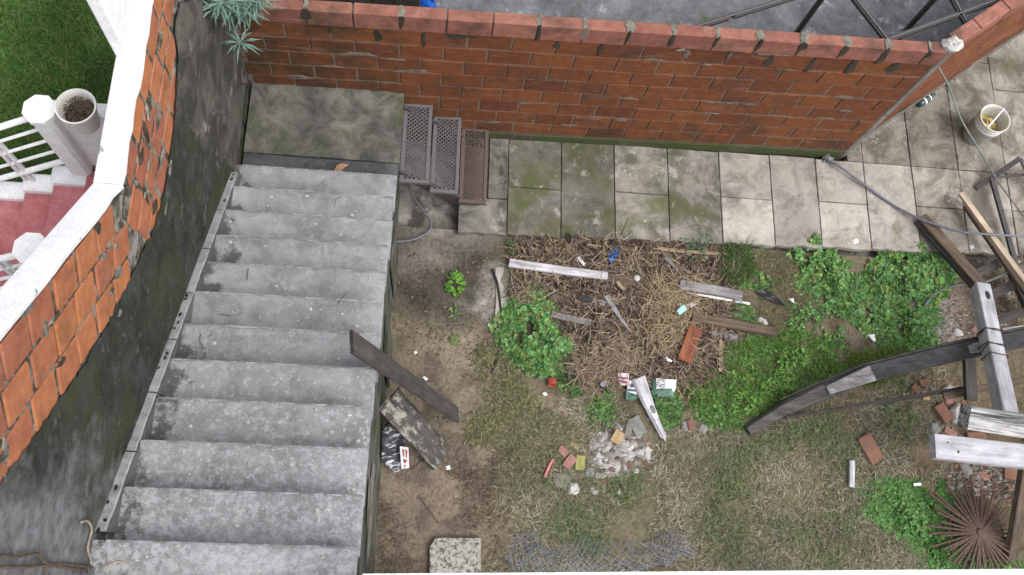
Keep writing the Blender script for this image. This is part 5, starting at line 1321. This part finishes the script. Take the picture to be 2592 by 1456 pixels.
# --- weeds
G1 = [(.10, .25, .06), (.14, .32, .08), (.065, .18, .045), (.20, .40, .13), (.05, .14, .04), (.21, .38, .17), (.17, .34, .07), (.11, .26, .09), (.26, .36, .10), (.20, .22, .07)]
G2 = [(.10, .24, .045), (.15, .32, .06), (.065, .17, .035), (.20, .36, .09), (.19, .28, .08), (.12, .15, .05)]
def weeds(name, poly, n, hgt, size, cols, label, cat='weeds', noise=3.5, thr=.42, stalk=True, asp=.85, tilt=(-.6, .6)):
    PW = pxpoly(poly); cx_ = sum(q[0] for q in PW) / len(PW); cy_ = sum(q[1] for q in PW) / len(PW)
    BG = [(cx_ + (q[0] - cx_) * 1.22, cy_ + (q[1] - cy_) * 1.22) for q in PW]
    x, y = sample(BG, int(n * 2.0)); wx = x + .24 * (fbm(x * 4.5, y * 4.5, 7, 3) - .5); wy = y + .24 * (fbm(x * 4.5, y * 4.5, 17, 3) - .5)
    sd_ = polydist(wx, wy, PW); sd_ = np.where(inpoly(wx, wy, PW), sd_, -sd_)
    keep = (sd_ > RNG.normal(-.035, .035, len(x))) & (fbm(x * noise * 2, y * noise * 2, 13, 3) + RNG.uniform(-.10, .10, len(x)) > thr + .06)
    x, y = x[keep], y[keep]
    d = np.clip(sd_[keep] / .22 + .25, .2, 1); mound = .75 * hgt * d * (.1 + 1.5 * np.clip(fbm(x * 7, y * 7, 71, 3) - .2, 0, 1))
    size = (size[0] * .8, size[1] * .9)
    zt = gz(x, y) + mound * RNG.uniform(.25, 1.0, len(x)) ** .6
    o = leaves(name, np.stack([x, y, zt], 1), size, tilt, cols, 'leaf_col', label, cat, asp=asp)
    if stalk:
        m_ = max(200, n // 12); k = RNG.integers(0, len(x), m_)
        blades('stems', x[k], y[k], gz(x[k], y[k]), (hgt * .5, hgt * .95), (.003, .005), (.7, 1.4), [(.05, .09, .03), (.08, .10, .05)], 'leaf_col', None, None, parent=o)
    return o
weeds('leafy_weeds', [(1338, 735), (1398, 770), (1402, 805), (1448, 890), (1436, 945), (1345, 935), (1280, 885), (1255, 825), (1295, 785)], 1900, .17, (.022, .062), G1, 'bright green leafy weed clump left of the rubbish heap', thr=.3)
weeds('leafy_weeds', [(1400, 958), (1450, 950), (1478, 985), (1440, 1005)], 260, .10, (.02, .045), G1, 'small weed tuft beside the red cup', thr=.2)
weeds('leafy_weeds', [(1500, 985), (1540, 985), (1556, 1030), (1540, 1080), (1492, 1080), (1490, 1030)], 520, .10, (.015, .04), G1, 'small leafy weed left of the bleached log', thr=.25)
weeds('leafy_weeds', [(1655, 985), (1712, 1000), (1722, 1040), (1705, 1078), (1680, 1080), (1662, 1030)], 520, .12, (.02, .05), G1, 'leafy weed growing over the printed bag', thr=.2)
weeds('leafy_weeds', [(1985, 585), (2070, 580), (2110, 635), (2175, 700), (2190, 760), (2220, 770), (2345, 770), (2352, 860), (2290, 885), (2215, 855), (2150, 800), (2080, 770), (2020, 720), (1998, 650)], 5200, .18, (.02, .06), G1, 'broad band of green weeds slanting down from the paving', thr=.28)
weeds('leafy_weeds', [(2190, 730), (2200, 690), (2255, 630), (2330, 595), (2412, 598), (2425, 650), (2390, 735), (2340, 765), (2230, 770)], 2600, .20, (.022, .065), G1, 'tall leafy weed clump beside the dark plank on the right', thr=.25)
weeds('leafy_weeds', [(1845, 700), (1900, 690), (1950, 720), (1950, 740), (1880, 740), (1870, 760), (1905, 780), (1930, 810), (1880, 815), (1840, 790), (1850, 760)], 900, .12, (.02, .05), G1, 'round-leaved weeds around the white plastic pipe', thr=.25)
weeds('low_weeds', [(1835, 880), (1990, 835), (2040, 840), (2090, 850), (2140, 960), (2075, 1005), (1960, 1030), (1880, 1075), (1840, 1085), (1755, 1030), (1750, 990), (1800, 960)], 3800, .12, (.018, .055), G2, 'dense low bright green weeds above the curved shaft', thr=.34, tilt=(-.9, .9), asp=.55)
x, y = sample(pxpoly([(1835, 880), (1990, 835), (2090, 850), (2140, 960), (1960, 1030), (1850, 1080), (1755, 1010), (1800, 960)]), 4200); z = gz(x, y)
blades('green_shoots', x, y, z, (.05, .12), (.003, .006), (.4, 1.3), G2, 'leaf_col', 'fine green grass shoots among the low weeds', 'grass')
weeds('low_weeds', [(1825, 640), (1890, 625), (1905, 690), (1880, 730), (1820, 720), (1800, 700)], 700, .10, (.01, .03), G2, 'feathery green tuft right of the heap near the paving', thr=.3, asp=.35, tilt=(-1, 1))
x, y = sample(pxpoly([(1830, 630), (1890, 625), (1910, 700), (1850, 730), (1815, 700)]), 900); z = gz(x, y)
blades('tuft_grass', x, y, z, (.08, .16), (.003, .006), (.5, 1.4), [(.07, .14, .03), (.10, .17, .05), (.12, .15, .06)], 'leaf_col', 'grass tuft behind the cracked grey beam', 'grass')
x, y = sample(pxpoly([(2150, 900), (2290, 880), (2300, 930), (2210, 975), (2140, 960)]), 1900); z = gz(x, y)
blades('yellow_grass', x, y, z, (.06, .13), (.004, .007), (.4, 1.2), [(.11, .18, .03), (.15, .21, .045), (.08, .14, .025)], 'leaf_col', 'yellowish green grass tuft left of the shaft splice', 'grass')
weeds('low_weeds', [(2230, 990), (2290, 960), (2300, 1020), (2270, 1060), (2220, 1050)], 380, .06, (.015, .04), G1, 'sparse weeds below the thin dark rail', thr=.35)
x, y = sample(pxpoly([(1900, 640), (2000, 640), (2080, 800), (2000, 840), (1900, 800), (1950, 740)]), 2600, noise=3, thr=.4); z = gz(x, y)
blades('brown_stems', x, y, z + .005, (.04, .13), (.0025, .005), (-.05, .4), [(.17, .135, .085), (.11, .09, .06), (.24, .19, .12), (.08, .09, .04)], 'straw_col', 'brown dead stems in the gap between the weeds', 'straw', curve=1.2)
weeds('leafy_weeds', [(2010, 760), (2080, 770), (2140, 800), (2130, 900), (2060, 860), (1990, 840), (1960, 800)], 1100, .10, (.014, .04), G1, 'loose weeds linking the slanting band with the low green patch', thr=.42)
weeds('leafy_weeds', [(1760, 985), (1840, 975), (1880, 1040), (1850, 1085), (1770, 1060)], 700, .10, (.02, .05), G1, 'leafier weeds at the left end of the low green patch', thr=.3)
weeds('leafy_weeds', [(1820, 650), (1960, 620), (1990, 700), (1960, 760), (1860, 730)], 420, .07, (.012, .035), G1, 'thin scattered weeds between the tuft and the weed band', thr=.48)
# clover
weeds('clover', [(2192, 1240), (2260, 1230), (2385, 1232), (2400, 1290), (2392, 1330), (2440, 1400), (2592, 1415), (2640, 1480), (2380, 1480), (2330, 1400), (2270, 1350), (2205, 1300)], 4200, .13, (.020, .045), [(.075, .20, .045), (.11, .26, .06), (.05, .14, .035), (.15, .31, .09), (.13, .22, .06)], 'dense bright clover patch at the lower right', 'clover', thr=.28, stalk=False, tilt=(-.45, .45), asp=1.1)
weeds('clover', [(2385, 1250), (2470, 1290), (2480, 1400), (2400, 1400)], 420, .10, (.014, .028), [(.09, .20, .06), (.07, .16, .05)], 'sparse clover leaves poking through the spoked fan', 'clover', thr=.2, stalk=False, tilt=(-.25, .25), asp=1.1)

# small single plants
def plant(px, py, n, size, hgt, cols, label, r_=.06, asp=.55):
    c_ = gp(px, py); pr = thing('small_plant', label, 'plant', c_)
    a = np.linspace(0, 2 * np.pi * 2.6, n) + RNG.uniform(-.3, .3, n); rr_ = r_ * np.sqrt(np.linspace(.05, 1, n))
    P = np.stack([np.cos(a) * rr_, np.sin(a) * rr_ * 1.5, hgt * (1.1 - rr_ / r_) + .012], 1)
    o = leaves('leaves', P, size, (-.1, .5), cols, 'leaf_col', None, None, asp=asp, parent=pr, head=a, kind=None)
    m_ = MB(); m_.tube([(0, 0, -.01), (0, 0, hgt * .8)], .004, 5); m_.build('stem', 'hose_green', pr)
plant(1152, 722, 60, (.03, .06), .08, [(.13, .30, .04), (.17, .36, .06)], 'bright lime plant on the dirty concrete beside the stair', .075)
plant(1150, 795, 14, (.02, .04), .03, [(.14, .24, .06), (.2, .26, .1)], 'sparse yellow-green seedling below the lime plant', .05)
plant(1152, 862, 18, (.02, .035), .03, [(.14, .26, .04)], 'small seedling at the edge of the wet mud', .04)
plant(1167, 640, 16, (.02, .04), .03, [(.07, .12, .06)], 'dull green sprout on the dark concrete below the metal steps', .05, .3)
plant(1295, 625, 24, (.02, .04), .05, [(.07, .14, .05), (.10, .17, .06)], 'small weed at the corner of the paving and the heap', .05)
plant(1760, 648, 34, (.03, .05), .10, [(.06, .12, .05), (.08, .15, .06)], 'feathery weed arching over the paving edge', .09, .35)
c_ = gp(1772, 640); wv = thing('feathery_weed', 'thin feathery weed with long stems reaching over the paving', 'plant', c_)
for i, (a, b_) in enumerate(((1720, 600), (1765, 575), (1790, 590), (1735, 620), (1800, 605))):
    e = at(a, b_, .16) - c_; m_ = MB(); m_.tube([(0, 0, 0), e * .5 + Vector((0, 0, .09)), e], [.003, .0025, .0015], 5); m_.build('stem', 'hose_green', wv)
    t = RNG.uniform(.3, 1, 22); P = np.array([list((e * tt) + Vector((0, 0, .09 * 4 * tt * (1 - tt) * .5))) for tt in t]) + RNG.normal(0, .012, (22, 3)); leaves('leaves', P, (.015, .03), (-.4, .6), [(.06, .13, .05), (.09, .17, .07)], 'leaf_col', None, None, asp=.4, parent=wv, kind=None)

# grey-green rosette shrub in the upper left corner
sr = thing('rosette_shrub', 'grey-green shrub with narrow rosette leaves hanging over the wall corner', 'shrub', (WX + .05, 3.70, 1.9))
bs = Vector((WX + .05, 3.70, 1.9))
def rosette(px, py, z, n, L, axis_tilt=.2):
    c_ = at(px, py, z) - bs; m_ = MB(); m_.tube([Vector((0, 0, 0)) if px > 590 else Vector((-.02, -.1, .2)), c_ * .5 + Vector((0, 0, -.06)), c_], .009, 6); st_ = m_.build('stem', 'hose_green', sr)
    for i in range(n):
        a = 2.4 * i + RNG.uniform(-.2, .2); el = -.25 + .9 * i / n; l_ = L * RNG.uniform(.75, 1.1); w_ = .017
        d_ = Vector((math.cos(a) * math.cos(el), math.sin(a) * math.cos(el), math.sin(el))); s_ = Vector((-math.sin(a), math.cos(a), 0)) * w_ / 2
        m_ = MB(); p1 = d_ * l_ * .5 + Vector((0, 0, .01)); p2 = d_ * l_ - Vector((0, 0, .02))
        m_.add([s_ * .4, -s_ * .4, p1 - s_, p1 + s_, p2, p1 * .9 - Vector((0, 0, .004))], [(0, 1, 5), (1, 2, 5), (2, 4, 5), (4, 3, 5), (3, 0, 5)]); m_.build('leaf', 'rosette_leaf', st_, loc=c_)
simple('rosette_leaf', (.13, .21, .17), .6, .35, 25, .3)
rosette(608, 108, 2.05, 16, .15)
for (a, b_, z, n, L) in ((560, 8, 2.5, 20, .17), (600, 2, 2.45, 24, .18), (640, 6, 2.4, 20, .17), (585, 30, 2.35, 20, .16), (622, 32, 2.3, 18, .15), (545, 22, 2.45, 14, .14), (655, -14, 2.45, 14, .16)): rosette(a, b_, z, n, L)

# --- rubble stuff
def rubble(name, poly, n, size, cols, label, cat='rubble', hgt=.0, noise=None, thr=0, flat=.5):
    PW = pxpoly(poly); x, y = sample(PW, n, noise=noise, thr=thr); n = len(x); s = RNG.uniform(0, 1, n) ** 2.2 * (size[1] - size[0]) + size[0]
    base_ = np.array([(1, 0, 0), (.3, .95, 0), (-.8, .55, 0), (-.8, -.6, 0), (.35, -.9, 0), (.2, .1, 1)]) * np.array([1, 1, 1.0])
    V = base_[None] * (1 + RNG.uniform(-.3, .3, (n, 6, 1))); a = RNG.uniform(0, 6.28, n); c, s_ = np.cos(a), np.sin(a)
    X = (V[:, :, 0] * c[:, None] - V[:, :, 1] * s_[:, None]) * s[:, None] / 2; Y = (V[:, :, 0] * s_[:, None] + V[:, :, 1] * c[:, None]) * s[:, None] / 2 * RNG.uniform(.35, 1, (n, 1)); Z = V[:, :, 2] * s[:, None] * flat * RNG.uniform(.5, 1.2, (n, 1))
    d = np.clip(polydist(x, y, PW) / .15, 0, 1)
    V = np.stack([X + x[:, None], Y + y[:, None], Z + (gz(x, y) + hgt * d * RNG.uniform(.3, 1, n) - .002)[:, None]], 2)
    V[:, :5, 2] += RNG.uniform(0, .3, (n, 5)) * s[:, None] * flat
    k = np.arange(n)[:, None] * 6; F = np.concatenate([k + np.array([(i, (i + 1) % 5, 5)]) for i in range(5)], 0)
    o = np_mesh(name, V.reshape(-1, 3), F, 'rubble_col', np.repeat(pick(cols, n, .25), 6, 0)); o['kind'] = 'stuff'; return tag(o, label, cat)
PAL2 = [(.40, .385, .38), (.30, .285, .275), (.21, .195, .18), (.34, .31, .30), (.13, .11, .10), (.22, .15, .13), (.44, .43, .42)]
PAL = [(.50, .47, .45), (.36, .33, .31), (.24, .22, .20), (.42, .37, .35), (.16, .14, .12), (.30, .19, .15)]
rubble('rubble', [(1500, 1100), (1580, 1070), (1640, 1100), (1640, 1150), (1600, 1210), (1530, 1225), (1490, 1180)], 430, (.014, .12), PAL2, 'spread of broken white plaster and tile rubble below the log', hgt=.012, flat=.20)
rubble('rubble', [(1430, 1100), (1660, 1040), (1700, 1120), (1640, 1260), (1440, 1270), (1380, 1200)], 420, (.006, .03), PAL, 'loose chips scattered around the rubble pile', noise=4, thr=.45)
rubble('gravel', [(2330, 780), (2380, 735), (2470, 740), (2480, 880), (2380, 900), (2345, 870)], 1500, (.006, .035), [(.26, .22, .19), (.36, .32, .28), (.18, .15, .12), (.13, .10, .08), (.24, .17, .13)], 'grey gravel inside the curve of the green hose', 'gravel')
rubble('gravel', [(2460, 660), (2592, 640), (2640, 900), (2470, 840)], 900, (.008, .04), [(.26, .21, .17), (.34, .29, .25), (.15, .12, .10)], 'brown rubble under the ladder-like frame', 'gravel')
rubble('rubble', [(2400, 1170), (2592, 1160), (2592, 1290), (2470, 1250), (2390, 1240)], 1300, (.008, .06), [(.24, .22, .19), (.32, .28, .25), (.14, .12, .10), (.26, .14, .10), (.20, .20, .17)], 'brown and grey rubble between the pale beam and the spoked fan', hgt=.02)
rubble('rubble', [(2290, 960), (2420, 950), (2480, 1100), (2400, 1130), (2340, 1100)], 420, (.008, .05), [(.30, .16, .10), (.34, .22, .16), (.28, .25, .22), (.16, .12, .09)], 'brick crumbs around the broken orange brick', noise=3, thr=.4)
rubble('heap_rubble', [(1560, 640), (1830, 650), (1840, 720), (1640, 720), (1560, 690)], 700, (.01, .05), [(.16, .13, .11), (.26, .22, .19), (.10, .08, .07), (.36, .33, .30)], 'dark crumbled rubble at the top of the rubbish heap', hgt=.02)
rubble('heap_rubble', [(1350, 740), (1530, 740), (1540, 830), (1440, 830), (1400, 780)], 500, (.01, .045), [(.20, .17, .15), (.28, .25, .24), (.10, .085, .07)], 'grey crumbled rubble beside the grey lath', hgt=.01)
rubble('mud_crumbs', [(1000, 830), (1240, 840), (1230, 980), (1140, 1080), (1000, 1060)], 260, (.006, .03), [(.12, .09, .06), (.15, .115, .08), (.09, .07, .05)], 'dark clods scattered over the wet mud', noise=4, thr=.5)
# plaster chips on the stair
V = []; F = []; C = []
rr = random.Random(77); ch = MB()
for k in range(13):
    yn = Y0 - RUN * k; zn = Z0 + RISE * k
    for i in range(rr.randint(4, 9) + (2 * k if k > 6 else k)):
        x = XR - .03 - (abs(rr.gauss(0, .35)) if rr.random() < .6 else rr.uniform(0, 1.15)); x = max(XL + .1, x); y = yn - rr.uniform(.01, RUN - .02); s_ = rr.choice((.006, .007, .008, .010, .012, .018))
        n = 6; p0 = [(x + s_ * math.cos(t) * rr.uniform(.6, 1.2), y + s_ * .7 * math.sin(t) * rr.uniform(.6, 1.2)) for t in np.linspace(0, 6.28, n + 1)[:-1]]
        z = zn + .001; ch.add([(a, b_, z) for a, b_ in p0] + [((a + x) / 2, (b_ + y) / 2, z + s_ * .4) for a, b_ in p0], [tuple(range(n, 2 * n))] + [(q, (q + 1) % n, n + (q + 1) % n, n + q) for q in range(n)])
o = ch.build('plaster_chips', 'stone_white'); tag(o, 'white plaster chips scattered over the stair treads', 'chips', kind='stuff')
# twigs on the stair
tw = MB()
for (pts_, k) in (([(555, 795), (585, 800)], 5), ([(508, 845), (505, 865), (520, 885), (518, 905), (495, 915)], 6), ([(855, 770), (878, 738)], 5), ([(845, 525), (850, 505), (865, 497)], 2), ([(628, 680), (625, 710)], 4)):
    zt = Z0 + RISE * k + .004; P = [at(a, b_, Z0 + RISE * (k) + .004) for a, b_ in pts_]
    tw.tube(P, .0028, 4)
tag(tw.build('twigs', 'twig'), 'thin dead twigs lying on the stair treads', 'twigs', kind='stuff')
# pale root and dark creeper stems at the bottom of the left wall
path('root', [atx(a, b_, WX + .03) for a, b_ in ((205, 1322), (222, 1320), (232, 1340), (225, 1370), (222, 1390), (230, 1420), (236, 1470))], .006, 'root_pale', 'pale curved root clinging to the wall at the lower left', 'root', 5)
for i, pts_ in enumerate(([(-20, 1405), (40, 1410), (90, 1402), (115, 1425), (180, 1430), (260, 1440)], [(-20, 1434), (60, 1436), (130, 1432), (220, 1446)], [(100, 1400), (118, 1430), (112, 1470)])):
    path('creeper_stem', [atx(a, b_, WX + .035) for a, b_ in pts_], .006, 'twig', ['upper dark creeper stem on the wall at the lower left', 'lower dark creeper stem on the wall at the lower left', 'dark creeper stem dropping off the lower left edge'][i], 'stem', 5)
path('root', [at(a, b_, Z0 + 12 * RISE) for a, b_ in ((262, 1440), (285, 1425), (310, 1422), (330, 1432))], .005, 'root_pale', 'short pale root beside the top stair tread', 'root', 5)
# sticks standing at the paving edge
for i, (a, b_) in enumerate((((1566, 612), (1590, 552)), ((1572, 610), (1598, 586)))):
    m_ = MB(); m_.tube([gp(*a, .0), at(b_[0], b_[1], .14)], .005, 5); tag(m_.build('twig', 'twig'), ['longer dark twig leaning on the paving edge', 'shorter dark twig leaning on the paving edge'][i], 'twig')
# long stems on the bare soil
for i, pts_ in enumerate(([(1130, 1190), (1180, 1205), (1225, 1215)], [(1060, 1255), (1085, 1290), (1110, 1325)], [(1040, 1190), (1070, 1165), (1095, 1150)], [(1290, 1340), (1330, 1385), (1360, 1420)])):
    path('dead_stem', [gp(a, b_, .008) for a, b_ in pts_], .004, 'twig', ['long dead stem on the soil below the mossy board', 'dead stem slanting across the bare soil', 'forked dead stem beside the speckled panel', 'pale dead stem beside the wire netting'][i], 'stem', 5)

# --- spoked fan
fc = gp(2478, 1348, .14); fn = thing('spoked_fan', 'rusty brown round fan of radiating spokes beside the clover', 'fan', (fc.x, fc.y, 0))
sp = timber_mesh(1.0, .016, .012, 3, taper=1.15, nseg=3).mesh('spoke', 'fan_brown')
for i in range(46):
    a = 2 * math.pi * i / 46 + RNG.uniform(-.05, .05); l_ = RNG.uniform(.28, .47); el = -.16 + RNG.uniform(-.07, .05)
    M = T(0, 0, .15) @ Matrix.Rotation(a, 4, 'Z') @ Matrix.Rotation(-el, 4, 'Y') @ T(.03, 0, 0) @ Matrix.Diagonal((l_, 1, 1, 1)); inst('spoke', sp, fn, M)
m_ = MB(); m_.lathe([(.001, .165), (.03, .165), (.04, .15), (.04, .13)], 12); m_.build('hub', 'fan_brown', fn)
for r_, z in ((.13, .118), (.24, .098)):
    m_ = MB(); m_.tube([(r_ * math.cos(t), r_ * math.sin(t), z) for t in np.linspace(0, 6.283, 40)], .005, 4); m_.build('ring', 'fan_brown', fn)
m_ = MB(); m_.tube([(0, 0, -.03), (0, 0, .14)], .018, 6); m_.build('stalk', 'fan_brown', fn)

# --- crumpled wire netting
ctrl = [(1285, 1385), (1350, 1410), (1420, 1428), (1500, 1436), (1600, 1425), (1680, 1400), (1735, 1365)]
Pc = [gp(a, b_, .02) for a, b_ in ctrl]
def spine(t):
    t = np.clip(t, 0, .9999) * (len(Pc) - 1); i = int(t); f = t - i; return Pc[i].lerp(Pc[i + 1], f), (Pc[i + 1] - Pc[i]).normalized()
def net(u, v):
    c_, d_ = spine(u); n_ = Vector((-d_.y, d_.x, 0)); w_ = .17
    k = float(fbm(u * 9, v * 2.2, 15, 2)); return c_ + n_ * (v - .5) * w_ * 2 * (.25 + 1.3 * k) + Vector((0, 0, .02 + .09 * math.sin(v * 3.1) * (.5 + k)))
m_ = MB()
for fam in (1, -1):
    for s_ in range(-8, 40):
        pts_ = []
        for k in range(15):
            v = k / 14; u = (s_ + fam * 7 * v + .25 * math.sin(s_ * 1.7 + v * 5)) / 30
            if 0 <= u <= 1: pts_.append(net(u, v))
        if len(pts_) > 2: m_.tube(pts_, .0021, 4, False)
o = m_.build('wire_netting', 'steel_blue'); tag(o, 'crumpled bluish chain-link wire netting in the grass at the bottom', 'netting')
